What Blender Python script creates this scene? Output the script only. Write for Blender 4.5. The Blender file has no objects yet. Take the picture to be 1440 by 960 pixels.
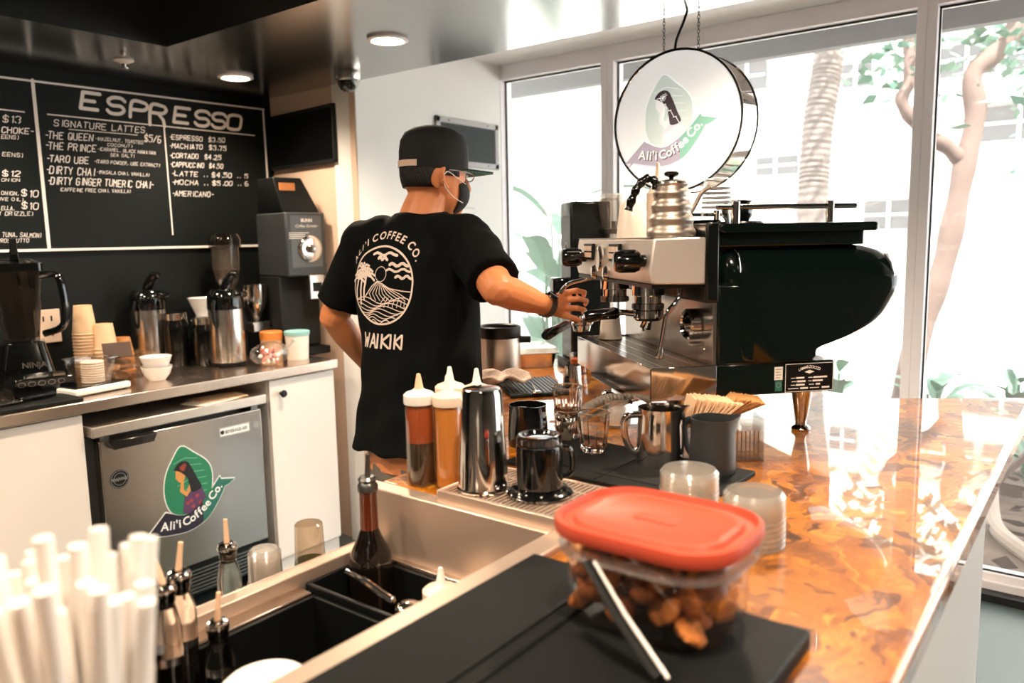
import bpy, bmesh, math, random
from mathutils import Vector, Matrix
from mathutils.bvhtree import BVHTree
rad = math.radians
random.seed(7)
SC = bpy.context.scene
COL = SC.collection

# ---------------------------------------------------------------- camera, world, sun, exposure
cam_d = bpy.data.cameras.new('camera')
cam = bpy.data.objects.new('camera', cam_d); COL.objects.link(cam); SC.camera = cam
cam_d.sensor_width = 36.0
cam_d.lens = 1101.27 / 1440 * 36.0
cam_d.clip_start = 0.02
_pit, _rol, _yaw = rad(7.46909), rad(-1.06600), rad(37.53913)
_F = Vector((math.cos(_yaw)*math.cos(_pit), math.sin(_yaw)*math.cos(_pit), -math.sin(_pit)))
_r = _F.cross(Vector((0, 0, 1))).normalized(); _u = _r.cross(_F)
_R = math.cos(_rol)*_r + math.sin(_rol)*_u; _U = -math.sin(_rol)*_r + math.cos(_rol)*_u
cam.matrix_world = Matrix(((_R.x, _U.x, -_F.x, 0), (_R.y, _U.y, -_F.y, 0), (_R.z, _U.z, -_F.z, 1.41), (0, 0, 0, 1)))
cam_d.dof.use_dof = True
cam_d.dof.focus_distance = 1.85
cam_d.dof.aperture_fstop = 3.4

SC.view_settings.view_transform = 'Standard'
SC.view_settings.look = 'None'
SC.view_settings.gamma = 1.0
SC.view_settings.exposure = 1.25
SC.view_settings.use_curve_mapping = False

W = bpy.data.worlds.new('sky'); SC.world = W; W.use_nodes = True
_n = W.node_tree.nodes; _bg = _n['Background']
_bg.inputs[0].default_value = (0.93, 0.97, 1.0, 1)
_bg.inputs[1].default_value = 3.0

def add_light(name, typ, loc, energy, color, rot=(0, 0, 0), **k):
    d = bpy.data.lights.new(name, typ); d.energy = energy; d.color = color
    for a, v in k.items(): setattr(d, a, v)
    o = bpy.data.objects.new(name, d); COL.objects.link(o); o.location = loc; o.rotation_euler = rot
    return o
add_light('sun', 'SUN', (0, 0, 9), 8.0, (1.0, 0.95, 0.88), (rad(14), rad(-22), 0), angle=rad(1.0))
for _y0, _y1 in ((-3.0, 0.55), (0.55, 2.7)):
    po = add_light('window_portal', 'AREA', (3.62, (_y0+_y1)/2, 1.15), 1.0, (1, 1, 1), (0, rad(90), 0), shape='RECTANGLE', size=2.3, size_y=_y1-_y0)
    po.data.cycles.is_portal = True

# ---------------------------------------------------------------- helpers
def lin(c):
    f = lambda x: x/12.92 if x <= 0.04045 else ((x+0.055)/1.055)**2.4
    return (f(c[0]/255), f(c[1]/255), f(c[2]/255), 1.0)
MATS = {}
def mat(name, c, rough=0.5, metal=0.0, spec=0.5, alpha=1.0, trans=0.0, emis=0.0, coat=0.0, var=0.0, vscale=20.0, bump=0.0, bscale=60.0, stretch=None, sss=0.0, ecol=None, rvar=0.0):
    m = bpy.data.materials.new(name); m.use_nodes = True
    nt = m.node_tree; b = nt.nodes['Principled BSDF']; L = nt.links.new
    col = lin(c)
    b.inputs['Base Color'].default_value = col
    b.inputs['Roughness'].default_value = rough
    b.inputs['Metallic'].default_value = metal
    b.inputs['Specular IOR Level'].default_value = spec
    b.inputs['Alpha'].default_value = alpha
    b.inputs['Transmission Weight'].default_value = trans
    b.inputs['Coat Weight'].default_value = coat
    b.inputs['Coat Roughness'].default_value = 0.04
    if sss:
        b.inputs['Subsurface Weight'].default_value = sss
        b.inputs['Subsurface Radius'].default_value = (0.02, 0.008, 0.004)
    if emis:
        b.inputs['Emission Color'].default_value = lin(ecol or c)
        b.inputs['Emission Strength'].default_value = emis
    if var or bump or rvar:
        tc = nt.nodes.new('ShaderNodeTexCoord'); src = tc.outputs['Object']
        if stretch:
            mp = nt.nodes.new('ShaderNodeMapping'); mp.inputs['Scale'].default_value = stretch
            L(src, mp.inputs[0]); src = mp.outputs[0]
        if var or rvar:
            nz = nt.nodes.new('ShaderNodeTexNoise'); nz.inputs['Scale'].default_value = vscale; nz.inputs['Detail'].default_value = 4
            L(src, nz.inputs['Vector'])
            if var:
                mx = nt.nodes.new('ShaderNodeMix'); mx.data_type = 'RGBA'
                mx.inputs[6].default_value = tuple(max(0, v*(1-var)) for v in col[:3]) + (1,)
                mx.inputs[7].default_value = tuple(min(1, v*(1+var)) for v in col[:3]) + (1,)
                L(nz.outputs[0], mx.inputs[0]); L(mx.outputs[2], b.inputs['Base Color'])
            if rvar:
                mr = nt.nodes.new('ShaderNodeMapRange'); mr.inputs[3].default_value = max(0, rough-rvar); mr.inputs[4].default_value = rough+rvar
                L(nz.outputs[0], mr.inputs[0]); L(mr.outputs[0], b.inputs['Roughness'])
        if bump:
            n2 = nt.nodes.new('ShaderNodeTexNoise'); n2.inputs['Scale'].default_value = bscale; n2.inputs['Detail'].default_value = 3
            L(src, n2.inputs['Vector'])
            bp = nt.nodes.new('ShaderNodeBump'); bp.inputs['Strength'].default_value = bump; bp.inputs['Distance'].default_value = 0.01
            L(n2.outputs[0], bp.inputs['Height']); L(bp.outputs[0], b.inputs['Normal'])
    MATS[name] = m
    return m
def thin(name, c=(255, 255, 255), tint=1.0, refl=1.0, rough=0.02, body=0.0, bodycol=(255, 255, 255)):
    """a thin clear wall: transmission tinted, fresnel reflection, optional milky body"""
    m = bpy.data.materials.new(name); m.use_nodes = True
    nt = m.node_tree; nt.nodes.clear(); L = nt.links.new
    out = nt.nodes.new('ShaderNodeOutputMaterial')
    t = nt.nodes.new('ShaderNodeBsdfTransparent'); t.inputs[0].default_value = lin(c)
    g = nt.nodes.new('ShaderNodeBsdfGlossy'); g.inputs['Roughness'].default_value = rough
    fr = nt.nodes.new('ShaderNodeLayerWeight'); fr.inputs[0].default_value = 0.25
    mu = nt.nodes.new('ShaderNodeMath'); mu.operation = 'MULTIPLY_ADD'; mu.inputs[1].default_value = 0.75*refl; mu.inputs[2].default_value = 0.04*refl
    L(fr.outputs['Facing'], mu.inputs[0])
    cur = t.outputs[0]
    if body:
        d = nt.nodes.new('ShaderNodeBsdfDiffuse'); d.inputs[0].default_value = lin(bodycol)
        tl = nt.nodes.new('ShaderNodeBsdfTranslucent'); tl.inputs[0].default_value = lin(bodycol)
        a = nt.nodes.new('ShaderNodeMixShader'); a.inputs[0].default_value = 0.5; L(d.outputs[0], a.inputs[1]); L(tl.outputs[0], a.inputs[2])
        b = nt.nodes.new('ShaderNodeMixShader'); b.inputs[0].default_value = body; L(cur, b.inputs[1]); L(a.outputs[0], b.inputs[2]); cur = b.outputs[0]
    x = nt.nodes.new('ShaderNodeMixShader'); L(mu.outputs[0], x.inputs[0]); L(cur, x.inputs[1]); L(g.outputs[0], x.inputs[2])
    L(x.outputs[0], out.inputs[0])
    MATS[name] = m
    return m

class MB:
    def __init__(s): s.v = []; s.f = []
    def add(s, vs, fs, M=None):
        o = len(s.v)
        s.v += [(M @ Vector(v)) if M else Vector(v) for v in vs]
        s.f += [tuple(i+o for i in f) for f in fs]
        return s
    def box(s, x0, x1, y0, y1, z0, z1, M=None):
        v = [(x0,y0,z0),(x1,y0,z0),(x1,y1,z0),(x0,y1,z0),(x0,y0,z1),(x1,y0,z1),(x1,y1,z1),(x0,y1,z1)]
        return s.add(v, [(0,3,2,1),(4,5,6,7),(0,1,5,4),(1,2,6,5),(2,3,7,6),(3,0,4,7)], M)
    def lathe(s, prof, n=32, at=(0, 0, 0), M=None, ph=0.0, sx=1.0, sy=1.0):
        vs = []; fs = []; rings = []
        for r, z in prof:
            if r <= 1e-6: rings.append([len(vs)]); vs.append((at[0], at[1], at[2]+z))
            else:
                rings.append(list(range(len(vs), len(vs)+n)))
                vs += [(at[0]+sx*r*math.cos(ph+2*math.pi*k/n), at[1]+sy*r*math.sin(ph+2*math.pi*k/n), at[2]+z) for k in range(n)]
        for a, b in zip(rings, rings[1:]):
            if len(a) == 1 and len(b) == 1: continue
            for k in range(n):
                k2 = (k+1) % n
                if len(a) == 1: fs.append((a[0], b[k2], b[k]))
                elif len(b) == 1: fs.append((a[k], a[k2], b[0]))
                else: fs.append((a[k], a[k2], b[k2], b[k]))
        return s.add(vs, fs, M)
    def tube(s, pts, r, n=10, cap=True, M=None, flat=None):
        P = [Vector(p) for p in pts]; m = len(P)
        rr = [r]*m if isinstance(r, (int, float)) else list(r)
        vs = []; fs = []; prev = None
        for i in range(m):
            t = (P[min(i+1, m-1)]-P[max(i-1, 0)]).normalized()
            if prev is None:
                up = Vector((0, 0, 1)) if abs(t.z) < 0.9 else Vector((1, 0, 0))
                a = t.cross(up).normalized()
            else:
                a = (prev - t*prev.dot(t)).normalized()
            prev = a; b = t.cross(a)
            for k in range(n):
                an = 2*math.pi*k/n
                vs.append(P[i] + (a*math.cos(an) + b*math.sin(an)*(flat or 1))*rr[i])
        for i in range(m-1):
            for k in range(n):
                k2 = (k+1) % n
                fs.append((i*n+k, i*n+k2, (i+1)*n+k2, (i+1)*n+k))
        if cap: fs += [tuple(range(n-1, -1, -1)), tuple(range((m-1)*n, m*n))]
        return s.add(vs, fs, M)
    def cap_tube(s, pts, r, n=12, M=None):
        """tube with rounded ends"""
        P = [Vector(p) for p in pts]; rr = [r]*len(P) if isinstance(r, (int, float)) else list(r)
        d0 = (P[0]-P[1]).normalized(); d1 = (P[-1]-P[-2]).normalized()
        pre = [(P[0]+d0*rr[0]*math.sin(a), rr[0]*math.cos(a)) for a in (1.45, 1.0, 0.5)]
        post = [(P[-1]+d1*rr[-1]*math.sin(a), rr[-1]*math.cos(a)) for a in (0.5, 1.0, 1.45)]
        return s.tube([p for p, _ in pre]+P+[p for p, _ in post], [q for _, q in pre]+rr+[q for _, q in post], n, True, M)
    def prism(s, poly, z0, z1, M=None):
        n = len(poly)
        v = [(x, y, z0) for x, y in poly]+[(x, y, z1) for x, y in poly]
        f = [tuple(range(n-1, -1, -1)), tuple(range(n, 2*n))]+[(k, (k+1) % n, n+(k+1) % n, n+k) for k in range(n)]
        return s.add(v, f, M)
    def loft(s, rings, M=None, cap=True):
        n = len(rings[0]); v = [p for r in rings for p in r]; f = []
        for i in range(len(rings)-1):
            for k in range(n):
                k2 = (k+1) % n
                f.append((i*n+k, i*n+k2, (i+1)*n+k2, (i+1)*n+k))
        if cap: f += [tuple(range(n-1, -1, -1)), tuple(range((len(rings)-1)*n, len(rings)*n))]
        return s.add(v, f, M)
    def ball(s, c, rx, ry=None, rz=None, n=16, M=None):
        ry = ry or rx; rz = rz or rx
        h = n//2
        vs = []; fs = []
        prof = [(math.sin(math.pi*i/h), -math.cos(math.pi*i/h)) for i in range(h+1)]
        T = Matrix.Translation(Vector(c)) @ Matrix.Diagonal((rx, ry, rz, 1))
        return s.lathe([(0 if i in (0, h) else a, b) for i, (a, b) in enumerate(prof)], n, M=(M @ T) if M else T)
    def mesh(s, name, sharp=35):
        me = bpy.data.meshes.new(name)
        me.from_pydata([tuple(v) for v in s.v], [], s.f)
        bm = bmesh.new(); bm.from_mesh(me)
        bmesh.ops.recalc_face_normals(bm, faces=bm.faces[:])
        bm.to_mesh(me); bm.free()
        if sharp:
            me.shade_smooth(); me.set_sharp_from_angle(angle=rad(sharp))
        return me
    def build(s, name, m, parent=None, bevel=0.0, seg=2, sharp=35, sub=0, solid=0.0):
        o = bpy.data.objects.new(name, s.mesh(name, 180 if sub else sharp)); COL.objects.link(o)
        o.data.materials.append(MATS[m] if isinstance(m, str) else m)
        if parent: o.parent = parent
        if solid:
            q = o.modifiers.new('wall', 'SOLIDIFY'); q.thickness = solid; q.offset = -1
        if bevel:
            q = o.modifiers.new('bevel', 'BEVEL'); q.width = bevel; q.segments = seg; q.limit_method = 'ANGLE'; q.angle_limit = rad(40)
        if sub:
            q = o.modifiers.new('smooth', 'SUBSURF'); q.levels = sub; q.render_levels = sub
        return o

def thing(name, label, cat, loc=(0, 0, 0), rz=0.0, group=None):
    o = bpy.data.objects.new(name, None); COL.objects.link(o)
    o.empty_display_size = 0.05
    o.location = loc; o.rotation_euler = (0, 0, rz)
    o['label'] = label; o['category'] = cat
    if group: o['group'] = group
    return o
def tag(o, label, cat, group=None, loc=None, rz=None):
    o['label'] = label; o['category'] = cat
    if group: o['group'] = group
    if loc is not None: o.location = loc
    if rz is not None: o.rotation_euler = (0, 0, rz)
    return o
def struct(o, label=None):
    o['kind'] = 'structure'
    if label: o['label'] = label
    return o
def dup(root, loc, label, rz=None, scale=None):
    r = root.copy(); COL.objects.link(r); r.location = loc; r['label'] = label
    if rz is not None: r.rotation_euler = (0, 0, rz)
    if scale: r.scale = scale
    for ch in list(root.children):
        c = ch.copy(); COL.objects.link(c); c.parent = r
        for g in list(ch.children):
            d = g.copy(); COL.objects.link(d); d.parent = c
    return r
def rot(axis, a): return Matrix.Rotation(a, 4, axis)
def T(x, y, z): return Matrix.Translation((x, y, z))
def catmull(P, n=6, closed=False):
    P = [Vector(p) for p in P]; m = len(P); out = []
    for i in range(m if closed else m-1):
        p0, p1, p2, p3 = (P[(i-1) % m] if closed or i else P[0]), P[i], P[(i+1) % m], (P[(i+2) % m] if closed or i+2 < m else P[-1])
        for k in range(n):
            t = k/n
            out.append(0.5*((2*p1)+(p2-p0)*t+(2*p0-5*p1+4*p2-p3)*t*t+(3*p1-p0-3*p2+p3)*t**3))
    if not closed: out.append(P[-1])
    return out
def rrect(w, d, r, n=6, cx=0, cy=0):
    out = []
    for sx, sy, a0 in ((1, 1, 0), (-1, 1, 90), (-1, -1, 180), (1, -1, 270)):
        for k in range(n+1):
            a = rad(a0+90*k/n)
            out.append((cx+sx*(w/2-r)+r*math.cos(a), cy+sy*(d/2-r)+r*math.sin(a)))
    return out

# hand-lettered capitals: strokes on a 4 x 6 grid
GL = {'A':'002640 1232','B':'00063645443303 3342413000','C':'4536160501103041','D':'00063645413000','E':'46060040 0333','F':'460600 0333',
 'G':'45361605011030414323','H':'0006 4046 0343','I':'2026','J':'4641301001','K':'0006 460340','L':'060040','M':'0006234640','N':'00064046',
 'O':'160501103041453616','P':'00063645443303','Q':'160501103041453616 2240','R':'00063645443303 2340','S':'453616050413334241301001','T':'0646 2620',
 'U':'060110304146','V':'062046','W':'0610243046','X':'0046 0640','Y':'062346 2320','Z':'06460040','0':'160501103041453616','1':'152620',
 '2':'05163645440040','3':'051636454433 33424130 1001','4':'360242 3630','5':'4606043443413010 1001','6':'361605011030414233 03','7':'064620',
 '8':'36454413010210 30414233040516 36','9':'44331304051636 4541','$':'453616050413334241301001 2720','/':'0046','-':'1333','(':'36252130',')':'16252110',
 ',':'2110','.':'2021','\'':'2625',' ':'','&':'4005163502103042'}
GL['8'] = '1605041333444536163644 1302011030414233'
GL['6'] = '36160501103041423303'
GL['5'] = '46060434434130 1001'
GL['9'] = '4333130405163645 4430'
def strokes(txt, w, adv=1.45):
    """list of polylines, total advance; unit height 1, letter width w"""
    out = []; x = 0.0
    for ch in txt:
        g = GL.get(ch.upper(), '')
        for st in g.split():
            st = st[:len(st)//2*2]
            out.append([(x+int(st[i])/4*w, int(st[i+1])/6) for i in range(0, len(st), 2)])
        narrow = ch in "I1'.,()- "
        x += w*adv*(0.62 if narrow and ch != ' ' else (0.7 if ch == ' ' else 1))
    return out, x
INK = [0]
def ink(mb, pl, wd, M, closed=False):
    """a painted line with round joints in the plane of M"""
    n = 8
    def z():
        INK[0] = (INK[0]+1) % 9; return INK[0]*0.00006
    for (x0, y0), (x1, y1) in zip(pl, pl[1:]):
        d = math.hypot(x1-x0, y1-y0)
        if d < 1e-9: continue
        nx, ny = -(y1-y0)/d*wd/2, (x1-x0)/d*wd/2
        h = z()
        mb.add([(x0+nx, y0+ny, h), (x1+nx, y1+ny, h), (x1-nx, y1-ny, h), (x0-nx, y0-ny, h)], [(3, 2, 1, 0)], M)
    for x, y in pl:
        h = z()
        mb.add([(x+wd/2*math.cos(2*math.pi*k/n), y+wd/2*math.sin(2*math.pi*k/n), h) for k in range(n)], [tuple(range(n))], M)
GLYPH = {}
def evaluated_mesh(o):
    sc = bpy.data.scenes.new('workbench'); sc.collection.objects.link(o)
    with bpy.context.temp_override(scene=sc, view_layer=sc.view_layers[0]):
        dg = bpy.context.evaluated_depsgraph_get()
        me = bpy.data.meshes.new_from_object(o.evaluated_get(dg))
    sc.collection.objects.unlink(o); bpy.data.scenes.remove(sc)
    return me
def font_mesh(txt, size=1.0, bold=0.0, shear=0.0):
    key = (txt, size, bold, shear)
    if key in GLYPH: return GLYPH[key]
    c = bpy.data.curves.new('t', 'FONT'); c.body = txt; c.size = size; c.offset = bold; c.shear = shear; c.resolution_u = 3
    o = bpy.data.objects.new('t', c)
    me = evaluated_mesh(o)
    vs = [v.co.copy() for v in me.vertices]; fs = [tuple(p.vertices) for p in me.polygons]
    bpy.data.meshes.remove(me); bpy.data.objects.remove(o); bpy.data.curves.remove(c)
    GLYPH[key] = (vs, fs)
    return vs, fs
def put_text(mb, txt, M, size, bold=0.0, shear=0.0, center=True, width=None):
    vs, fs = font_mesh(txt, size, bold, shear)
    if not vs: return
    x0 = min(v.x for v in vs); x1 = max(v.x for v in vs)
    k = (width/(x1-x0)) if width else 1
    mb.add([((v.x-x0)*k-((x1-x0)*k/2 if center else 0), v.y, 0) for v in vs], fs, M)
def arc_text(mb, txt, path, M, size, bold=0.0, gap=0.12, shear=0.0):
    """letters set along a polyline (bottom of the letters on it), spread over its length"""
    gl = []; tot = 0
    for ch in txt:
        if ch == ' ': gl.append((None, size*0.10)); tot += size*0.10; continue
        vs, fs = font_mesh(ch, size, bold, shear)
        x0 = min(v.x for v in vs); x1 = max(v.x for v in vs)
        pad = size*0.045 if ch in "Ii'l1" else 0.0
        gl.append(((vs, fs, x0-pad), x1-x0+2*pad)); tot += x1-x0+2*pad
    P = [Vector((p[0], p[1])) for p in path]
    seg = [(b-a).length for a, b in zip(P, P[1:])]; Ltot = sum(seg)
    g = (Ltot-tot)/max(1, len(gl)-1)
    s = 0
    for q, w in gl:
        c = s+w/2; acc = 0
        for i, l in enumerate(seg):
            if acc+l >= c or i == len(seg)-1: break
            acc += l
        t = (P[i+1]-P[i]).normalized(); p = P[i]+t*(c-acc); nrm = Vector((-t.y, t.x))
        if q:
            vs, fs, x0 = q
            mb.add([(p.x+t.x*(v.x-x0-w/2)+nrm.x*v.y, p.y+t.y*(v.x-x0-w/2)+nrm.y*v.y, 0) for v in vs], fs, M)
        s += w+g
def plane_M(o, ex, ey):
    ex = Vector(ex).normalized(); ey = Vector(ey).normalized(); ez = ex.cross(ey)
    return Matrix(((ex.x, ey.x, ez.x, o[0]), (ex.y, ey.y, ez.y, o[1]), (ex.z, ey.z, ez.z, o[2]), (0, 0, 0, 1)))

# ---------------------------------------------------------------- materials
mat('wall_black', (10, 17, 17), 0.6, spec=0.25, var=0.1, vscale=3)
mat('board_black', (9, 17, 16), 0.6, spec=0.25, var=0.12, vscale=5)
mat('chalk', (250, 244, 238), 0.9)
mat('wall_tan', (226, 196, 172), 0.7, var=0.03, vscale=3)
mat('wall_white', (240, 239, 236), 0.7, var=0.02, vscale=3)
mat('ceil_dark', (22, 28, 27), 0.20, spec=1.0, bump=0.02, bscale=25)
mat('wall_room', (112, 106, 100), 0.7)
for _m, _i in (('ceil_dark', 2.1),):
    _b = MATS[_m].node_tree.nodes['Principled BSDF']; _b.inputs['Coat Weight'].default_value = 1.0; _b.inputs['Coat IOR'].default_value = _i; _b.inputs['Coat Roughness'].default_value = 0.2
mat('ceil_white', (238, 234, 232), 0.6)
mat('floor', (76, 88, 88), 0.3, var=0.22, vscale=2.2)
mat('frame_white', (246, 240, 243), 0.45)
mat('gasket', (16, 20, 20), 0.6)
mat('black', (11, 14, 14), 0.4, spec=0.3)
mat('black_gloss', (8, 10, 10), 0.12, coat=0.5)
mat('black_matte', (16, 19, 19), 0.6, bump=0.05, bscale=300)
mat('black_rubber', (12, 15, 15), 0.6, spec=0.2, bump=0.1, bscale=200)
mat('grille_black', (12, 14, 14), 0.5)
mat('machine_green', (9, 20, 17), 0.12, coat=0.25, spec=0.4)
mat('steel_bright', (236, 228, 220), 0.42, 0.65, rvar=0.06, vscale=8)
mat('steel_soft', (214, 192, 174), 0.40, 0.75, rvar=0.08, vscale=7, bump=0.02, bscale=30)
mat('machine_black', (11, 15, 15), 0.25)
mat('steel', (205, 200, 194), 0.22, 1.0, rvar=0.08, vscale=9)
mat('steel_brushed', (214, 202, 190), 0.40, 1.0, bump=0.03, bscale=40, stretch=(1, 1, 40), rvar=0.08, vscale=6)
mat('steel_polished', (214, 208, 202), 0.09, 1.0)
mat('chrome', (225, 222, 218), 0.04, 1.0)
mat('steel_dark', (120, 120, 118), 0.35, 1.0)
mat('steel_worktop', (205, 190, 176), 0.24, 1.0, rvar=0.1, vscale=5)
mat('steel_fridge', (186, 178, 170), 0.2, 1.0, bump=0.02, bscale=30, stretch=(40, 1, 1), rvar=0.06, vscale=4)
mat('cabinet_white', (240, 232, 225), 0.5, var=0.02, vscale=2)
mat('white_plastic', (240, 236, 230), 0.4)
mat('white_gloss', (244, 240, 236), 0.15, coat=0.4)
mat('paper', (246, 236, 224), 0.8)
mat('paper_kraft', (196, 140, 84), 0.8, var=0.12, vscale=40)
mat('paper_cream', (236, 200, 160), 0.8, var=0.06, vscale=40)
mat('towel', (236, 214, 196), 0.95, bump=0.4, bscale=180)
mat('skin', (216, 136, 86), 0.45, var=0.10, vscale=18, sss=0.12, bump=0.05, bscale=220)
mat('hair', (13, 12, 12), 0.55, bump=0.6, bscale=260, stretch=(1, 1, 0.25))
mat('shirt', (9, 12, 12), 0.9, spec=0.12, bump=0.10, bscale=9, stretch=(1, 1, 0.5))
mat('cap_black', (15, 18, 19), 0.8, bump=0.08, bscale=300)
mat('cap_green', (20, 92, 70), 0.7)
mat('cap_strap', (222, 196, 176), 0.7)
mat('pants', (112, 104, 96), 0.85, bump=0.3, bscale=14)
mat('print', (232, 214, 202), 0.8)
mat('mask_black', (24, 26, 30), 0.8)
mat('mask_blue', (150, 180, 205), 0.8)
mat('shoe', (36, 36, 38), 0.7)
mat('red_lid', (200, 80, 56), 0.42, spec=0.3)
mat('red_logo', (196, 66, 46), 0.45)
mat('cookie', (200, 120, 56), 0.85, var=0.35, vscale=40, bump=0.5, bscale=90)
mat('cookie_dark', (150, 82, 36), 0.85, var=0.4, vscale=45, bump=0.5, bscale=90)
mat('sauce_dark', (24, 17, 13), 0.2, coat=0.3)
mat('sauce_brown', (168, 76, 20), 0.35, spec=0.4)
mat('sauce_amber', (238, 168, 78), 0.4, spec=0.4)
mat('cream_lid', (246, 222, 200), 0.4)
mat('cream_tip', (238, 196, 160), 0.4)
mat('bottle_dark', (16, 12, 10), 0.07, coat=0.6)
mat('bottle_neck', (96, 42, 20), 0.1, coat=0.5)
mat('orange', (226, 140, 66), 0.4)
mat('cyan', (150, 205, 205), 0.4)
mat('pink', (214, 140, 128), 0.4, var=0.4, vscale=50)
mat('green_band', (36, 110, 84), 0.4)
mat('leaf_green', (38, 128, 92), 0.5)
mat('leaf_light', (120, 190, 150), 0.5)
mat('logo_navy', (38, 34, 52), 0.5)
mat('logo_teal', (40, 110, 96), 0.5)
mat('logo_skin', (216, 150, 84), 0.5)
mat('logo_plum', (92, 58, 96), 0.5)
mat('logo_white', (246, 246, 244), 0.5)
mat('logo_hair', (26, 26, 30), 0.5)
mat('logo_red', (214, 90, 60), 0.5)
mat('lamp_lit', (255, 240, 220), 0.5, emis=14.0, ecol=(255, 226, 190))
mat('sign_lit', (250, 250, 248), 0.4, emis=0.24, ecol=(252, 252, 250))
mat('sign_grey', (120, 112, 130), 0.5)
mat('sign_lilac', (196, 188, 208), 0.5, emis=0.14)
mat('sign_mint', (150, 210, 190), 0.5, emis=0.14)
mat('sign_shadow', (196, 196, 204), 0.5, emis=0.1)
mat('hose', (120, 112, 102), 0.5)
mat('coffee', (120, 70, 30), 0.3, alpha=1.0)
mat('bean', (60, 36, 22), 0.5, var=0.5, vscale=120, bump=0.6, bscale=120)
mat('tree_bark', (112, 92, 84), 0.9, var=0.2, vscale=12, bump=0.4, bscale=20)
mat('palm_bark', (112, 100, 94), 0.95, var=0.55, vscale=24, bump=0.6, bscale=26)
mat('leaf_pale', (104, 136, 116), 0.6, var=0.25, vscale=6)
mat('leaf_deep', (84, 112, 94), 0.6, var=0.3, vscale=8)
mat('mulch', (112, 92, 80), 0.95, var=0.5, vscale=9, bump=1.0, bscale=14)
mat('concrete', (226, 222, 218), 0.9, var=0.05, vscale=3)
mat('facade', (236, 234, 230), 0.9)
mat('facade_dark', (96, 92, 92), 0.5)
mat('beam_grey', (112, 110, 112), 0.8)
mat('straw', (246, 240, 234), 0.45, alpha=1.0)
mat('plate_white', (246, 240, 232), 0.3)
mat('sticker_grey', (150, 150, 150), 0.5)
thin('glass', (250, 252, 251), refl=0.7, body=0.025, bodycol=(250, 250, 250))  # faint milky body imitates the glare veil over the panes
thin('clear', (250, 250, 248), refl=1.0)
mat('clear_drink', (252, 248, 242), 0.02, trans=1.0)
thin('clear_milky', (246, 244, 240), refl=1.1, body=0.26, bodycol=(244, 238, 232), rough=0.15)
thin('clear_tan', (240, 226, 208), refl=1.0, body=0.10, bodycol=(206, 170, 130), rough=0.1)
thin('frost', (250, 244, 238), refl=0.6, body=0.75, bodycol=(246, 238, 230), rough=0.3)
thin('smoke', (150, 146, 142), refl=1.0, body=0.2, bodycol=(60, 52, 46))
thin('hopper', (240, 236, 230), refl=1.2, body=0.16, bodycol=(220, 205, 190))
def wood_mat():
    m = bpy.data.materials.new('epoxy_wood'); m.use_nodes = True; nt = m.node_tree; L = nt.links.new
    b = nt.nodes['Principled BSDF']
    tc = nt.nodes.new('ShaderNodeTexCoord')
    wz = nt.nodes.new('ShaderNodeTexNoise'); wz.inputs['Scale'].default_value = 6.5; wz.inputs['Detail'].default_value = 3
    L(tc.outputs['Object'], wz.inputs['Vector'])
    ad = nt.nodes.new('ShaderNodeMix'); ad.data_type = 'RGBA'; ad.blend_type = 'LINEAR_LIGHT'; ad.inputs[0].default_value = 0.20
    L(tc.outputs['Object'], ad.inputs[6]); L(wz.outputs['Color'], ad.inputs[7])
    n1 = nt.nodes.new('ShaderNodeTexVoronoi'); n1.inputs['Scale'].default_value = 17.0
    mp = nt.nodes.new('ShaderNodeMapping'); mp.inputs['Scale'].default_value = (0.8, 2.4, 1); mp.inputs['Rotation'].default_value = (0, 0, 0.5)
    L(ad.outputs[2], mp.inputs[0]); L(mp.outputs[0], n1.inputs['Vector'])
    n2 = nt.nodes.new('ShaderNodeTexNoise'); n2.inputs['Scale'].default_value = 26; n2.inputs['Detail'].default_value = 6; n2.inputs['Distortion'].default_value = 1.2
    L(mp.outputs[0], n2.inputs['Vector'])
    mx = nt.nodes.new('ShaderNodeMix'); mx.data_type = 'RGBA'; mx.inputs[0].default_value = 0.48
    L(n1.outputs['Color'], mx.inputs[6]); L(n2.outputs['Color'], mx.inputs[7])
    cr = nt.nodes.new('ShaderNodeValToRGB'); L(mx.outputs[2], cr.inputs[0])
    e = cr.color_ramp.elements
    e[0].position = 0.2; e[0].color = lin((66, 32, 4)); e[1].position = 0.80; e[1].color = lin((224, 160, 52))
    for p, c in ((0.34, (112, 60, 6)), (0.47, (158, 90, 10)), (0.62, (186, 112, 18))):
        q = e.new(p); q.color = lin(c)
    L(cr.outputs[0], b.inputs['Base Color'])
    b.inputs['Roughness'].default_value = 0.35
    b.inputs['Coat Weight'].default_value = 1.0; b.inputs['Coat Roughness'].default_value = 0.015; b.inputs['Coat IOR'].default_value = 1.6
    MATS['wood'] = m
wood_mat()

# ---------------------------------------------------------------- the room
WX, WY, BY, TX, TX2, FL, CZ, UZ = 3.42, 2.66, 3.35, 2.44, 2.37, 0.0, 2.10, 2.32
X0, Y0 = -3.2, -3.6
struct(MB().box(X0-0.2, WX+0.05, Y0-0.2, BY+0.2, -0.1, 0).build('floor', 'floor', sharp=0))
struct(MB().box(X0-0.2, 2.6, BY, BY+0.15, 0, 2.6).build('wall_back', 'wall_black', sharp=0))
struct(MB().prism([(TX2, WY), (TX2+0.6, WY), (TX2+0.6, BY), (TX, BY)], 0, 2.6).build('wall_niche', 'wall_tan', sharp=0))
struct(MB().box(TX2+0.004, WX+0.05, WY-0.004, WY+0.15, 0, 2.6).build('wall_white', 'wall_white', sharp=0))
struct(MB().box(X0-0.2, X0, Y0, BY, 0, 2.6).build('wall_far', 'wall_room', sharp=0))
struct(MB().box(X0-0.2, WX+0.05, Y0-0.2, Y0, 0, 2.6).build('wall_front', 'wall_room', sharp=0))
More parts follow.
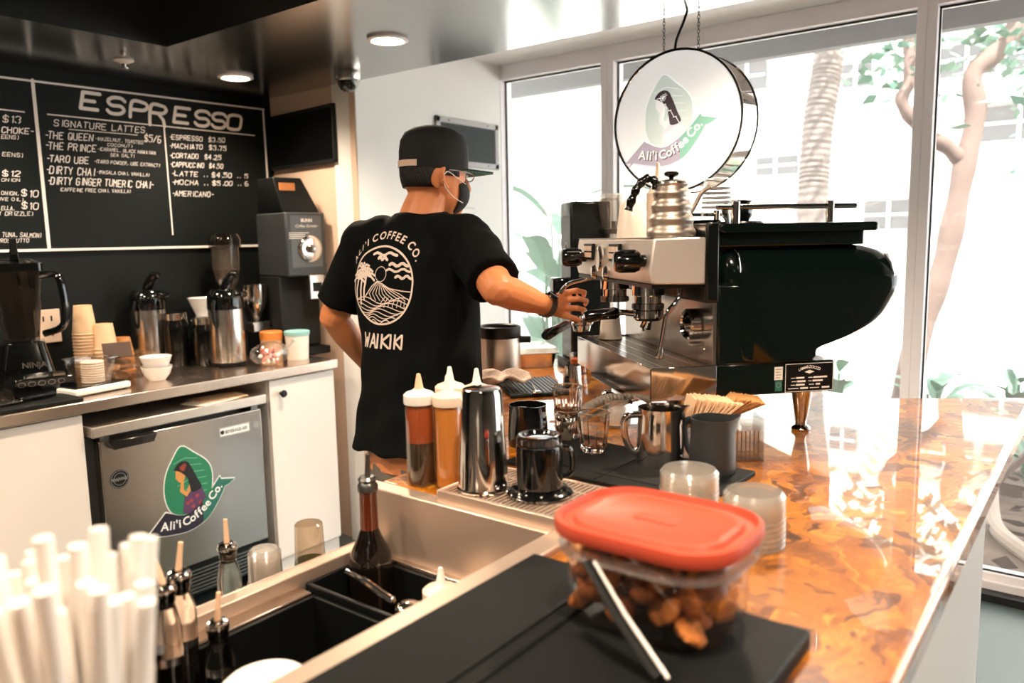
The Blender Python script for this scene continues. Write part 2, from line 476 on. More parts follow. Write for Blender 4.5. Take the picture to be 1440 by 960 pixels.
struct(MB().box(1.545, 2.385, Y0, BY, CZ, 2.62).box(X0, 1.545, 2.69, BY, CZ, 2.62).build('ceiling', 'ceil_dark', sharp=0))
struct(MB().box(X0, 1.545, Y0, 2.69, 2.5, 2.62).build('ceiling_recess', 'ceil_dark', sharp=0))
struct(MB().box(2.385, WX+0.06, Y0, WY, UZ, 2.62).build('ceiling_window', 'ceil_white', sharp=0))
# glazed wall: frames, gaskets, panes
ys = [WY-0.004, 2.0, 0.615, -0.80, -2.2, Y0]
for i, (a, b) in enumerate(zip(ys, ys[1:])):
    w = bpy.data.objects.new('window_%d' % (i+1), None); COL.objects.link(w); w['kind'] = 'structure'
    hi, lo = a-(0.0 if i == 0 else 0.033), b+0.033
    MB().box(WX+0.024, WX+0.03, lo, hi, 0.09, 2.25).build('pane', 'glass', w, sharp=0)
    f = MB().box(WX-0.03, WX+0.07, lo-0.033, lo+0.002, 0.0, UZ)
    f.box(WX-0.03, WX+0.07, lo, hi, 2.245, UZ).box(WX-0.02, WX+0.07, lo, hi, 0.015, 0.062).box(WX-0.0, WX+0.07, lo, hi, 0.062, 0.09)
    f.box(WX-0.03, WX+0.07, hi-0.002, hi+0.033, 0.0, UZ)
    f.build('window_frame', 'frame_white', w, bevel=0.003)
    g = MB()
    for q in ((lo, lo+0.008, 0.09, 2.245), (hi-0.008, hi, 0.09, 2.245), (lo, hi, 2.237, 2.245), (lo, hi, 0.09, 0.096)):
        g.box(WX+0.012, WX+0.022, *q)
    g.build('gasket', 'gasket', w, sharp=0)
struct(MB().box(WX-0.075, WX-0.02, Y0, WY-0.01, 0, 0.03).build('baseboard_window', 'gasket', sharp=0))

# downlights
def downlight(x, y, z, label, power, grp='recessed ceiling downlights'):
    t = thing('downlight', label, 'ceiling light', (x, y, z), 0, grp)
    MB().lathe([(0.068, 0), (0.072, -0.006), (0.058, -0.010), (0.052, -0.002), (0.052, 0.0)], 28).build('trim_ring', 'frame_white', t)
    MB().lathe([(0, -0.003), (0.052, -0.003)], 28).build('lamp', 'lamp_lit', t)
    l = add_light('downlight_beam', 'SPOT', (0, 0, -0.03), power, (1.0, 0.80, 0.60), spot_size=rad(150), spot_blend=0.8, shadow_soft_size=0.06)
    l.parent = t
downlight(1.975, 2.032, CZ-0.001, 'round lit downlight in the dark soffit over the barista', 34)
downlight(1.984, 2.946, CZ-0.001, 'round lit downlight close above the espresso chalkboard', 18)
for i, (x, y, z) in enumerate(((0.9, 2.98, CZ), (1.9, 0.6, CZ), (0.3, 1.9, 2.5), (-0.9, 0.9, 2.5), (0.5, 0.2, 2.5), (-0.9, 2.2, 2.5), (0.4, -1.0, 2.5), (-1.6, -1.0, 2.5))):  # fill lamps added out of view to brighten the room
    downlight(x, y, z-0.001, 'round lit downlight out of view above the service side of the bar', 52 if z > 2.3 else (20 if y > 2.5 else 34))
t = thing('fire_sprinkler', 'small white fire sprinkler head on the dark ceiling above the chalkboard', 'sprinkler', (1.541, 2.99, CZ))
MB().lathe([(0.034, 0), (0.036, -0.004), (0.018, -0.012), (0.012, -0.014), (0, -0.014)], 20).build('rosette', 'white_plastic', t)
MB().lathe([(0.008, -0.012), (0.008, -0.028), (0.016, -0.030), (0.016, -0.033), (0, -0.033)], 14).build('deflector', 'steel', t)
t = thing('dome_camera', 'white dome security camera on the soffit beside the lit niche wall', 'security camera', (2.235, 2.54, CZ))
MB().lathe([(0.052, 0), (0.055, -0.012), (0.052, -0.034), (0.046, -0.040), (0, -0.04)], 26).build('housing', 'steel', t)
MB().lathe([(0.043, -0.038), (0.041, -0.055), (0.030, -0.072), (0.014, -0.081), (0, -0.083)], 24).build('dome', 'black_gloss', t)

# wall grilles
t = thing('wall_grille', 'large black louvred grille on the tan niche wall', 'vent')
d = Vector((TX2-TX, WY-BY, 0)).normalized()      # along the niche wall towards the camera side
gM = plane_M((TX-0.016, BY-0.01, 0), d, (0, 0, 1))
gl = 0.555
MB().box(0.0, gl, 1.765, 2.02, -0.01, 0.0, gM).build('backing', 'grille_black', t, sharp=0)
b = MB()
for k in range(46): b.box(0.012+k*0.0117, 0.017+k*0.0117, 1.78, 2.005, 0.0, 0.008, gM)
b.build('louvre', 'black', t, sharp=0)
f = MB()
for q in ((0, gl, 1.765, 1.78), (0, gl, 2.005, 2.02), (0, 0.012, 1.765, 2.02), (gl-0.012, gl, 1.765, 2.02)): f.box(*q, 0.0, 0.012, gM)
f.build('grille_frame', 'grille_black', t)
t = thing('return_air_vent', 'grey framed vent with black upright slats on the white wall', 'vent')
vx0, vx1, vz0, vz1 = 2.872, 3.356, 1.776, 2.008
f = MB()
for q in ((vx0, vx1, vz0, vz0+0.028), (vx0, vx1, vz1-0.028, vz1), (vx0, vx0+0.03, vz0, vz1), (vx1-0.03, vx1, vz0, vz1)):
    f.box(q[0], q[1], WY-0.018, WY-0.004, q[2], q[3])
f.build('vent_frame', mat('vent_grey', (176, 174, 176), 0.5), t, bevel=0.003)
MB().box(vx0+0.01, vx1-0.01, WY-0.0075, WY-0.004, vz0+0.01, vz1-0.01).build('backing', 'grille_black', t, sharp=0)
b = MB()
for k in range(30): b.box(vx0+0.034+k*0.0141, vx0+0.041+k*0.0141, WY-0.014, WY-0.0075, vz0+0.026, vz1-0.026)
b.build('slats', mat('slat_dark', (46, 58, 58), 0.5), t, sharp=0)
b = MB()
for x in (vx0+0.09, vx1-0.09):
    for z in (vz0+0.014, vz1-0.014): b.lathe([(0.005, 0), (0.004, 0.003), (0, 0.003)], 10, M=T(x, WY-0.018, z) @ rot('X', rad(90)))
b.build('screws', 'steel_dark', t)
t = thing('wall_notice', 'small white framed notice on the white wall behind the barista', 'notice')
MB().box(3.03, 3.155, WY-0.010, WY-0.004, 1.42, 1.575).build('notice_frame', mat('notice_edge', (205, 206, 206), 0.5), t, bevel=0.002)
MB().box(3.037, 3.148, WY-0.0115, WY-0.010, 1.427, 1.568).build('sheet', 'white_plastic', t, sharp=0)

# ---------------------------------------------------------------- chalkboard
t = thing('chalkboard_menu', 'black wall chalkboard with white hand lettered espresso menu', 'menu board')
MB().box(0.3, 2.40, BY-0.012, BY-0.0005, 1.395, 2.062).build('board', 'board_black', t, sharp=0)
BM = plane_M((0, BY-0.0128, 0), (1, 0, 0), (0, 0, 1))
b = MB()
for x0, z0, x1, z1, w in ((0.3, 2.030, 2.395, 2.056, 0.008), (1.358, 2.046, 1.361, 1.408, 0.013), (0.3, 1.400, 2.395, 1.400, 0.010), (2.389, 2.055, 2.395, 1.400, 0.011)):
    ink(b, [(x0, z0), (x1, z1)], w, BM)
b.build('chalk_border', 'chalk', t, sharp=0)
b = MB()
for x0, z0, x1, z1, w in ((1.0, 1.926, 1.318, 1.923, 0.005), (1.401, 1.924, 2.333, 1.927, 0.005), (1.476, 1.874, 1.753, 1.877, 0.003), (1.875, 1.923, 1.879, 1.457, 0.006)):
    ink(b, [(x0, z0), (x1, z1)], w, BM)
b.build('chalk_rules', 'chalk', t, sharp=0)
MENU = [("SIGNATURE LATTES",1.420,1.883,1.786,1.888,0.024,0.0034),("-THE QUEEN",1.382,1.832,1.565,1.837,0.026,0.0035),
("-THE PRINCE",1.380,1.792,1.573,1.793,0.026,0.0035),("-TARO UBE",1.379,1.742,1.540,1.743,0.026,0.0035),("-DIRTY CHAI",1.375,1.698,1.559,1.697,0.028,0.0035),
("-DIRTY GINGER TUMERIC CHAI-",1.377,1.657,1.802,1.657,0.027,0.0036),("-(HAZELNUT, TOASTED",1.575,1.841,1.775,1.841,0.013,0.0018),
("COCONUT)",1.622,1.821,1.726,1.823,0.011,0.0018),("$5/6",1.782,1.853,1.855,1.853,0.029,0.0036),("-(CARAMEL, BLACK HAWAIIAN",1.580,1.800,1.827,1.801,0.013,0.0018),
("SEA SALT)",1.631,1.780,1.732,1.782,0.012,0.0018),("-(TARO POWDER, UBE EXTRACT)",1.562,1.749,1.841,1.749,0.013,0.0018),
("-(MASALA CHAI, VANILLA)",1.569,1.707,1.791,1.706,0.013,0.0018),("(CAFFEINE FREE CHAI, VANILLA)",1.419,1.630,1.703,1.633,0.013,0.0018),
("-ESPRESSO  $3.50",1.895,1.872,2.168,1.880,0.020,0.0028),("-MACHIATO  $3.75",1.892,1.834,2.173,1.844,0.020,0.0028),("-CORTADO  $4.25",1.890,1.793,2.142,1.799,0.020,0.0028),
("-CAPPUCCINO  $4.50",1.890,1.754,2.150,1.760,0.020,0.0028),("-LATTE .. $4.50 .. 5",1.892,1.715,2.281,1.722,0.020,0.0028),("-MOCHA .. $5.00 .. 6",1.891,1.676,2.282,1.686,0.020,0.0028),
("-AMERICANO-",1.889,1.626,2.088,1.627,0.022,0.0028),("$13",1.240,1.879,1.302,1.880,0.024,0.0034),("CHOKE-",1.233,1.840,1.340,1.842,0.021,0.0034),
("EENS)",1.230,1.817,1.289,1.819,0.014,0.0019),("EENS)",1.228,1.753,1.298,1.753,0.014,0.0019),("$12",1.221,1.679,1.282,1.679,0.020,0.0034),
("ONION",1.216,1.659,1.280,1.661,0.011,0.0018),("ONION,",1.211,1.610,1.270,1.609,0.013,0.0018),("$10",1.279,1.606,1.339,1.605,0.024,0.0035),
("OLIVE OIL)",1.175,1.588,1.284,1.588,0.011,0.0017),("ELLA,",1.206,1.553,1.250,1.553,0.014,0.0019),("$10",1.276,1.559,1.336,1.557,0.024,0.0035),
("HONEY DRIZZLE)",1.139,1.533,1.313,1.533,0.014,0.0018),("TUNA, SALMON)",1.200,1.453,1.334,1.449,0.016,0.0019),("PROSCIUTTO",1.181,1.431,1.290,1.431,0.014,0.0018)]
def chalk_line(mb, txt, x0, z0, x1, z1, h, wd, bigfirst=False, shear=0.18):
    st, adv = strokes(txt, 0.62)
    k = (x1-x0)/max(adv-0.2, 0.3)
    for pl in st:
        jx = random.uniform(-0.03, 0.03); jz = random.uniform(-0.05, 0.05); jr = random.uniform(-0.05, 0.05)
        q = []
        for x, y in pl:
            px = x0+(x+jx+jr*y)*k+shear*y*h
            q.append((px, z0+(z1-z0)*(x/adv)+(y+jz)*h))
        ink(mb, q, wd, BM)
b = MB()
for m in MENU: chalk_line(b, *m)
b.build('chalk_lettering', 'chalk', t, sharp=0)
b = MB()
# big brushed heading, each letter a little off the line
st_x = [1.528, 1.632, 1.728, 1.812, 1.922, 2.022, 2.106, 2.186]
st_z = [1.962, 1.956, 1.950, 1.946, 1.949, 1.946, 1.945, 1.946]
for ch, x, z in zip('ESPRESSO', st_x, st_z):
    for pl in strokes(ch, 0.078)[0]:
        P = catmull([(px, py*0.064, 0) for px, py in pl], 5) if ch in 'SPRO' else [Vector((px, py*0.064, 0)) for px, py in pl]
        ink(b, [(x+q.x*0.85+q.y*0.22, z+q.y-(0.02 if ch == 'R' and q.y < 0.002 else 0)) for q in P], 0.0145, BM)
b.build('chalk_heading', 'chalk', t, sharp=0)

# ---------------------------------------------------------------- back counter, cabinets, fridge
CB = 2.685
MB().box(-1.6, 2.235, CB, BY, 0.86, 0.90).build('worktop', 'steel_worktop', None, bevel=0.004)
tag(bpy.data.objects['worktop'], 'long stainless steel back counter worktop under the chalkboard', 'worktop')
def cabinet(name, label, x0, x1, doors, knob):
    t = thing(name, label, 'cabinet', (x0, CB+0.02, 0))
    w = x1-x0
    MB().box(0, w, 0.018, BY-CB-0.03, 0.0, 0.858).build('body', 'cabinet_white', t, bevel=0.002)
    dw = w/doors
    for k in range(doors):
        d = MB().box(k*dw+0.002, (k+1)*dw-0.002, 0, 0.017, 0.09, 0.852).build('door', 'cabinet_white', t, bevel=0.002)
        if knob:
            MB().lathe([(0.006, 0), (0.006, 0.012), (0.013, 0.018), (0.016, 0.025), (0.012, 0.032), (0, 0.034)], 20, M=T(k*dw+0.052, 0, 0.795) @ rot('X', rad(90))).build('knob', 'black', d)
    MB().box(0, w, 0.03, 0.05, 0, 0.088).build('plinth', 'gasket', t)
cabinet('base_cabinet', 'white base cabinet with black round knob beside the steel fridge', 1.888, 2.225, 1, True)
cabinet('base_cabinet', 'plain white base cabinet under the counter end nearest the blender', -0.4, 1.158, 1, False)
t = thing('undercounter_fridge', 'stainless undercounter fridge with coffee company logo sticker', 'fridge', (1.172, CB+0.005, 0))
MB().box(0.0, 0.684, 0.055, 0.62, 0.08, 0.77).build('body', mat('fridge_body', (60, 62, 62), 0.4), t, bevel=0.003)
MB().box(0.0, 0.684, -0.01, 0.62, 0.77, 0.808).build('top_panel', 'steel_brushed', t, bevel=0.004)
dr = MB().box(0.025, 0.662, 0.0, 0.05, 0.21, 0.752).build('door', 'steel_fridge', t, bevel=0.004)
MB().prism([(0.04, 0.752), (0.215, 0.752), (0.200, 0.722), (0.060, 0.722)], 0.0, 0.03, plane_M((0, -0.001, 0), (1, 0, 0), (0, 0, 1)) ).build('handle', 'black_gloss', dr, bevel=0.003)
b = MB()
for k in range(7): b.box(0.03, 0.655, -0.001, 0.012, 0.098+k*0.014, 0.106+k*0.014)
b.build('lower_grille', 'steel_dark', t, sharp=0)
MB().box(0.02, 0.665, 0.01, 0.055, 0.085, 0.205).build('kickplate', 'black', t)
b = MB()
for x in (0.03, 0.62): b.box(x, x+0.03, 0.004, 0.04, 0.752, 0.770)
b.build('hinge', 'steel_dark', t)
for x in (0.04, 0.64):
    for y in (0.10, 0.58): MB().lathe([(0.018, 0), (0.018, 0.08), (0, 0.08)], 12, at=(x, y, 0)).build('foot', 'black', t)
def flat(pts, m, name, parent, M, lift):
    MB().add([(x, y, lift) for x, y in pts], [tuple(range(len(pts)))], M).build(name, m, parent, sharp=0)
LEAF = [(-.2,1.48),(-.5,1.15),(-.75,.7),(-.84,.2),(-.78,-.25),(-.6,-.55),(-.2,-.7),(.3,-.6),(.62,-.35),(.74,0),(.76,.5),(.6,.85),(.2,1.2)]
HAIR = [(-.5,.8),(-.3,1.0),(-.05,.97),(.1,.72),(.26,.35),(.38,.04),(.05,-.04),(-.02,.2),(-.08,.45),(-.2,.6),(-.34,.72)]
FACE = [(-.44,.76),(-.46,.55),(-.40,.42),(-.3,.34),(-.18,.42),(-.12,.6),(-.3,.74)]
ARM = [(-.3,.34),(-.36,.08),(-.14,-.14),(.02,.05),(.06,.3),(-.04,.22),(-.14,.02),(-.22,.1),(-.2,.4)]
DRESS = [(-.2,-.08),(.05,-.02),(.38,.02),(.55,-.4),(.2,-.68),(-.1,-.72),(-.3,-.62)]
def banner_edges():
    up = catmull([(-.86,-.46,0),(-.2,-.70,0),(.45,-.36,0),(1.03,.22,0)], 8)
    lo = catmull([(-1.22,-1.10,0),(-.75,-1.20,0),(-.1,-1.24,0),(.5,-1.02,0),(.95,-.52,0),(1.18,-.14,0)], 8)
    return [(p.x, p.y) for p in up], [(p.x, p.y) for p in lo]
def logo(parent, M, pal, outline=True):
    up, lo = banner_edges()
    ban = [(-1.58,-1.14)]+up+[(1.06,.12),(1.55,.02),(1.34,-.10),(1.18,-.14)]+list(reversed(lo))+[(-1.42,-1.26),(-1.34,-1.10)]
    leaf = [(p.x, p.y) for p in catmull([(x, y, 0) for x, y in LEAF], 5, True)]
    if outline:
        b = MB(); ink(b, leaf+[leaf[0]], 0.07, M @ T(0, 0, 0.0)); ink(b, ban+[ban[0]], 0.07, M); b.build('sticker_edge', pal['white'], parent, sharp=0)
    e = 0.006
    flat(leaf, pal['leaf'], 'leaf', parent, M, e)
    b = MB()
    for k in range(7):
        ink(b, [(-.12+.02*k, 1.1-.24*k), (-.50-.03*k+.02*k*k, .98-.24*k)], 0.02, M @ T(0, 0, 1.5*e)); ink(b, [(-.12+.04*k, 1.1-.24*k), (.30+.14*k-.018*k*k, 1.0-.22*k)], 0.02, M @ T(0, 0, 1.5*e))
    b.build('leaf_veins', pal['vein'], parent, sharp=0)
    flat(DRESS, pal['dress'], 'dress', parent, M, 2*e)
    flat(ARM, pal['skin'], 'arm', parent, M, 2.5*e)
    flat(FACE, pal['skin'], 'face', parent, M, 2.5*e)
    hair = [(p.x, p.y) for p in catmull([(x, y, 0) for x, y in HAIR], 4, True)]
    flat(hair, pal['hair'], 'hair', parent, M, 3*e)
    b = MB()
    for x, y in ((-.25,.82),(-.15,.86),(-.2,.76),(0,-.3),(.2,-.2),(.3,-.45),(.05,-.5),(-.12,-.35)):
        for k in range(5): b.add([(x,y,0),(x+.07*math.cos(k*1.257-.25),y+.07*math.sin(k*1.257-.25),0),(x+.07*math.cos(k*1.257+.25),y+.07*math.sin(k*1.257+.25),0)],[(0,1,2)], M @ T(0,0,3.6*e))
    b.build('blossom', pal['red'], parent, sharp=0)
    flat(ban, pal['navy'], 'banner', parent, M, 4*e)
    lo2 = lo[22:]; up2 = [p for p in up if p[0] > .3]
    flat(up2+[(1.06,.12),(1.55,.02),(1.34,-.10),(1.18,-.14)]+list(reversed(lo2)), pal['teal'], 'banner_end', parent, M, 4.4*e)
    b = MB(); arc_text(b, "Ali'i Coffee Co.", [(p.x, p.y) for p in catmull([(-1.08,-.98,0),(-.5,-1.05,0),(0,-.98,0),(.5,-.70,0),(1.10,-.13,0)], 6)], M @ T(0,0,5*e), 0.375, 0.008)
    b.build('logo_lettering', pal['text'], parent, sharp=0)
DM = plane_M((0, -0.0006, 0), (1, 0, 0), (0, 0, 1))
st = bpy.data.objects.new('logo_sticker', None); COL.objects.link(st); st.parent = dr
logo(dr, DM @ T(0.337, 0.497, 0) @ Matrix.Scale(0.119, 4) , dict(white='logo_white', leaf='leaf_green', vein='leaf_light', dress='logo_plum', skin='logo_skin', hair='logo_hair', red='logo_red', navy='logo_navy', teal='logo_teal', text='logo_white'))
bpy.data.objects.remove(st)
b = MB().box(0.472, 0.605, 0.672, 0.708, 0, 0.0006, DM); b.build('maker_plate', 'logo_white', dr, sharp=0)
b = MB()
for q in ((0.473, 0.604, 0.673, 0.6745), (0.473, 0.604, 0.7055, 0.707), (0.473, 0.4745, 0.673, 0.707), (0.6025, 0.604, 0.673, 0.707)): b.box(*q, 0.0006, 0.0008, DM)
put_text(b, 'BEVERAGE-AIR', DM @ T(0.545, 0.683, 0.0008), 0.018, 0.0004, width=0.098)
b.lathe([(0.0085, 0), (0.0085, 0.0003), (0, 0.0003)], 16, at=(0.484, 0.690, 0.0006), M=DM)
b.build('maker_lettering', 'logo_hair', dr, sharp=0)
MB().lathe([(0.014, 0), (0.014, 0.0008), (0, 0.0008)], 20, at=(0.634, 0.692, 0), M=DM).build('round_badge', 'sticker_grey', dr)
MB().lathe([(0.033, 0), (0.033, 0.0008), (0, 0.0008)], 32, at=(0.082, 0.610, 0), M=DM).build('round_sticker', 'black', dr)
b = MB()
for r in (0.030, 0.021): ink(b, [(0.082+r*math.cos(a*0.2618), 0.610+r*math.sin(a*0.2618)) for a in range(25)], 0.0014, DM @ T(0, 0, 0.001))
ink(b, [(0.055+0.002*k, 0.610+0.006*math.sin(k*1.7)) for k in range(28)], 0.002, DM @ T(0, 0, 0.001))
b.build('sticker_marks', 'sticker_grey', dr, sharp=0)
for i, (x, y, rz, w, d, lab) in enumerate(((1.66, 2.75, 0.25, 0.20, 0.12, 'loose white papers on top of the fridge, lowest sheet'), (1.70, 2.77, -0.12, 0.19, 0.11, 'folded cream paper on top of the fridge, topmost sheet'))):
    o = MB().box(-w/2, w/2, -d/2, d/2, 0, 0.003).build('paper_sheet', 'paper' if i == 0 else 'paper_cream'); tag(o, lab, 'paper', 'papers on the fridge', (x, y, 0.808+i*0.0035), rz)

# ---------------------------------------------------------------- the bar
WZ = 0.98
WOOD = [(-1.2, .14), (2.40, .14), (2.19, .45), (2.32, 1.68), (1.80, 1.66), (1.71, 1.43), (1.29, 1.035), (.937, 1.035), (.937, .591), (-1.2, .591)]
t = thing('bar_counter', 'glossy epoxy wood bar counter with white cladding', 'bar counter')
MB().prism(WOOD, 0.932, WZ).build('wood_top', 'wood', t, bevel=0.012, seg=4)
MB().prism([(-1.2, .22), (2.28, .22), (2.12, .46), (2.24, 1.60), (1.86, 1.60), (1.77, 1.40), (1.32, 0.99), (.945, 0.99), (.945, .58), (-1.2, .58)], 0.0, 0.932).build('cladding', 'cabinet_white', t, bevel=0.003)
t = thing('sink_station', 'stainless steel bar sink station with black well inserts', 'bar sink')
MB().box(-0.4, 0.936, 0.593, 0.634, 0.84, 0.983).build('service_rail', 'steel_soft', t, bevel=0.003)
MB().box(0.902, 0.9365, 0.634, 1.036, 0.60, 0.9825).build('backsplash', 'steel_soft', t, bevel=0.003)
b = MB().box(-0.4, 0.902, 1.018, 1.045, 0.60, 0.878)
b.box(-0.4, 0.902, 1.045, 1.05, 0.80, 0.878)
b.build('front_rail', 'steel_soft', t, bevel=0.002)
MB().box(-0.4, 0.90, 0.634, 1.018, 0.60, 0.70).build('basin_floor', 'black', t)
MB().box(0.889, 0.902, 0.634, 1.018, 0.845, 0.868).box(0.40, 0.745, 0.985, 1.018, 0.835, 0.856).build('ledge', 'steel_worktop', t, bevel=0.002)
def tub(name, x0, x1, y0, y1, z0, z1, w, m, parent, lip=0.008):
    b = MB().box(x0, x1, y0, y0+w, z0, z1).box(x0, x1, y1-w, y1, z0, z1).box(x0, x0+w, y0+w, y1-w, z0, z1).box(x1-w, x1, y0+w, y1-w, z0, z1).box(x0, x1, y0, y1, z0, z0+w)
    return b.build(name, m, parent, bevel=0.002)
tub('caddy_insert', 0.752, 0.888, 0.640, 1.012, 0.72, 0.862, 0.007, 'black', t)
tub('well_insert', 0.30, 0.748, 0.640, 0.984, 0.72, 0.852, 0.007, 'black', t)
MB().box(-0.4, 0.902, 1.0, 1.018, 0.0, 0.60).box(-0.4, 0.93, 0.60, 0.62, 0, 0.7).build('apron', 'steel_brushed', t)
b = MB()
for x in (-0.36, 0.86): b.lathe([(0.02, 0), (0.02, 0.6), (0, 0.6)], 14, at=(x, 0.8, 0))
b.build('legs', 'steel_brushed', t)
sr = thing('speed_rail', 'stainless bottle rail on the barista side of the sink', 'bottle rail', (0, 0, 0))
MB().box(0.25, 0.93, 1.052, 1.056, 0.70, 0.83).box(0.25, 0.93, 1.052, 1.165, 0.70, 0.704).box(0.25, 0.93, 1.161, 1.165, 0.70, 0.80).build('rail_tray', 'steel_brushed', sr, bevel=0.001)

# black bar mat under the cookie jar
t = thing('bar_mat', 'thick black rubber mat along the bar under the cookie jar', 'mat', (0, 0, WZ))
MB().box(0.02, 0.797, 0.226, 0.582, 0.0, 0.020).build('mat_slab', 'black_rubber', t, bevel=0.003)
b = MB()
for y in (0.447, 0.470): b.tube([(0.03, y, 0.0195), (0.775, y, 0.0195)], 0.0042, 8)
b.build('seam', 'black_rubber', t)
t = thing('rubber_mat', 'flat black rubber mat under the milk pitchers and rocks glass', 'mat', (0, 0, WZ))
MB().prism([(1.125, .495), (1.345, .487), (1.375, .90), (1.150, .905)], 0.0, 0.009).build('mat_slab', 'black_rubber', t, bevel=0.002)
b = MB()
b.tube([(1.142, .70, 0.009), (1.36, .70, 0.009)], 0.002, 6).tube([(1.165, .50, 0.009), (1.185, .90, 0.009)], 0.002, 6)
b.build('seam', 'black_rubber', t)

# stainless perforated tray
t = thing('drip_tray', 'low stainless drip tray with slotted top under the steel shaker', 'tray', (0, 0, WZ))
tub('tray_pan', 0.914, 1.085, 0.46, 0.866, 0.001, 0.021, 0.003, 'steel_soft', t)
b = MB()
for k in range(44):
    y = 0.466+k*0.0091
    b.box(0.918, 1.081, y, y+0.0045, 0.0165, 0.0195)
for x in (0.917, 0.968, 1.0, 1.034, 1.078): b.box(x, x+0.007, 0.464, 0.862, 0.0165, 0.0198)
b.build('slotted_grate', 'steel_soft', t, sharp=0)

# cookie jar
t = thing('cookie_jar', 'clear plastic cookie jar with orange red lid', 'jar', (0.738, 0.374, WZ+0.0205))
def rr_loft(levels, n=6):
    """levels: (w, d, r, z)"""
    return [[(x, y, z) for x, y in rrect(w, d, r, n)] for w, d, r, z in levels]
MB().loft(rr_loft([(.130,.166,.045,.0),(.140,.180,.05,.012),(.144,.184,.05,.062),(.144,.182,.05,.070),(.148,.188,.05,.100)]), cap=False).add([(x, y, 0.0) for x, y in rrect(.130,.166,.045,6)], [tuple(range(28))]).build('jar_body', 'clear', t)
fr = []
for s, z in ((0, .074), (.022, .076), (.022, .079), (0, .081)): fr.append([(x, y, z) for x, y in rrect(.142+s, .182+s, .05+s/2, 6)])
MB().loft(fr, cap=False).build('jar_flange', 'clear_milky', t)
ld = MB().loft(rr_loft([(.150,.196,.052,.092),(.162,.208,.056,.094),(.166,.212,.058,.101),(.162,.208,.056,.109),(.154,.200,.054,.111),(.148,.194,.052,.1035),(.130,.176,.046,.1030),(.124,.170,.045,.1085),(.112,.156,.042,.1088),(.104,.148,.040,.1060)])).build('lid', 'red_lid', t)
MB().loft(rr_loft([(.020,.052,.004,.1055),(.018,.050,.004,.1078)])).build('lid_emblem', 'red_lid', ld)
tg = thing('serving_tongs', 'black handled tongs leaning against the cookie jar', 'tongs', (0.738, 0.374, WZ+0.0205))
tp = [(-0.094, .030, 0.085), (-0.106, -.012, 0.046), (-0.118, -.058, 0.010), (-0.122, -.066, 0.006)]
MB().tube(tp, [.007,.0085,.0085,.006], 8, flat=0.5).build('arm', 'black', tg)
MB().tube([(x-0.001, y-0.0085, z+0.002) for x, y, z in tp], [.0015,.0022,.0022,.0018], 8).build('edge_strip', 'white_plastic', tg)
rnd = random.Random(3)
ck = []
for i in range(84):
    for tr in range(60):
        x, y = rnd.uniform(-.055, .055), rnd.uniform(-.072, .072)
        z = rnd.uniform(.016, .064+0.014*(1-abs(y)/.07))
        if all((x-a)**2+(y-b)**2+1.8*(z-c)**2 > 0.0235**2 for a, b, c in ck): ck.append((x, y, z)); break
ckm = []
for v in range(4):
    b = MB(); b.lathe([(0, -.0075), (.012, -.007), (.0175, -.001), (.016, .004), (.008, .0085), (0, .0088)], 12, sx=1.0, sy=0.8+0.1*v)
    for q in b.v: q += Vector((rnd.uniform(-1, 1), rnd.uniform(-1, 1), rnd.uniform(-1, 1)))*0.0016
    me = b.mesh('cookie', 60); me.materials.append(MATS['cookie' if v % 2 else 'cookie_dark']); ckm.append(me)
for i, (x, y, z) in enumerate(ck):
    o = bpy.data.objects.new('cookie', ckm[i % 4]); COL.objects.link(o)
    o.location = (0.738+x, 0.374+y, WZ+0.0205+z); o.rotation_euler = (rnd.uniform(-1.2, 1.2), rnd.uniform(-1.2, 1.2), rnd.uniform(0, 6))
    o['label'] = 'small brown cookie in the clear jar with the orange lid'; o['category'] = 'cookie'; o['group'] = 'cookies in the jar'

# squeeze bottles
def squeeze(x, y, label, fill, fillmat, capmat='cream_lid', tipmat='white_plastic', h=0.15, r=0.0255, z=WZ, grp='squeeze bottles on the bar', top=None):
    t = thing('squeeze_bottle', label, 'squeeze bottle', (x, y, z), 0, grp)
    MB().lathe([(0, 0.001), (r-.002, 0.001), (r, .006), (r, h-.012), (r-.003, h-.002), (0.016, h)], 28).build('bottle_wall', 'clear_tan', t)
    MB().lathe([(0, .003), (r-.003, .003), (r-.002, .008), (r-.002, h*fill), (0, h*fill)], 24).build('sauce', fillmat, t)
    if top: MB().lathe([(r-.0022, h*fill), (r-.0022, h-.012), (r-.006, h-.006), (0, h-.006)], 24).build('sauce_film', top, t)
    c = MB().lathe([(r+.0015, h-.004), (r+.0022, h-.001), (r+.0022, h+.012), (r-.002, h+.016), (.012, h+.020), (.010, h+.022), (0, h+.022)], 28).build('cap', capmat, t)
    MB().lathe([(.009, h+.020), (.0075, h+.026), (.0035, h+.048), (.0022, h+.049), (0, h+.049)], 16).build('nozzle', tipmat, c)
    return t
squeeze(.973, .956, 'squeeze bottle half full of dark sauce beside the steel shaker', 0.52, 'sauce_dark', 'white_plastic', 'cream_tip', top='sauce_brown')
squeeze(.990, .903, 'squeeze bottle full of pale amber syrup beside the steel shaker', 0.96, 'sauce_amber')
squeeze(1.050, .952, 'white capped squeeze bottle behind the pale amber bottle', 0.9, 'cream_lid', h=0.152)
squeeze(1.070, .905, 'white tipped squeeze bottle directly behind the steel shaker', 0.9, 'cream_lid', h=0.150)

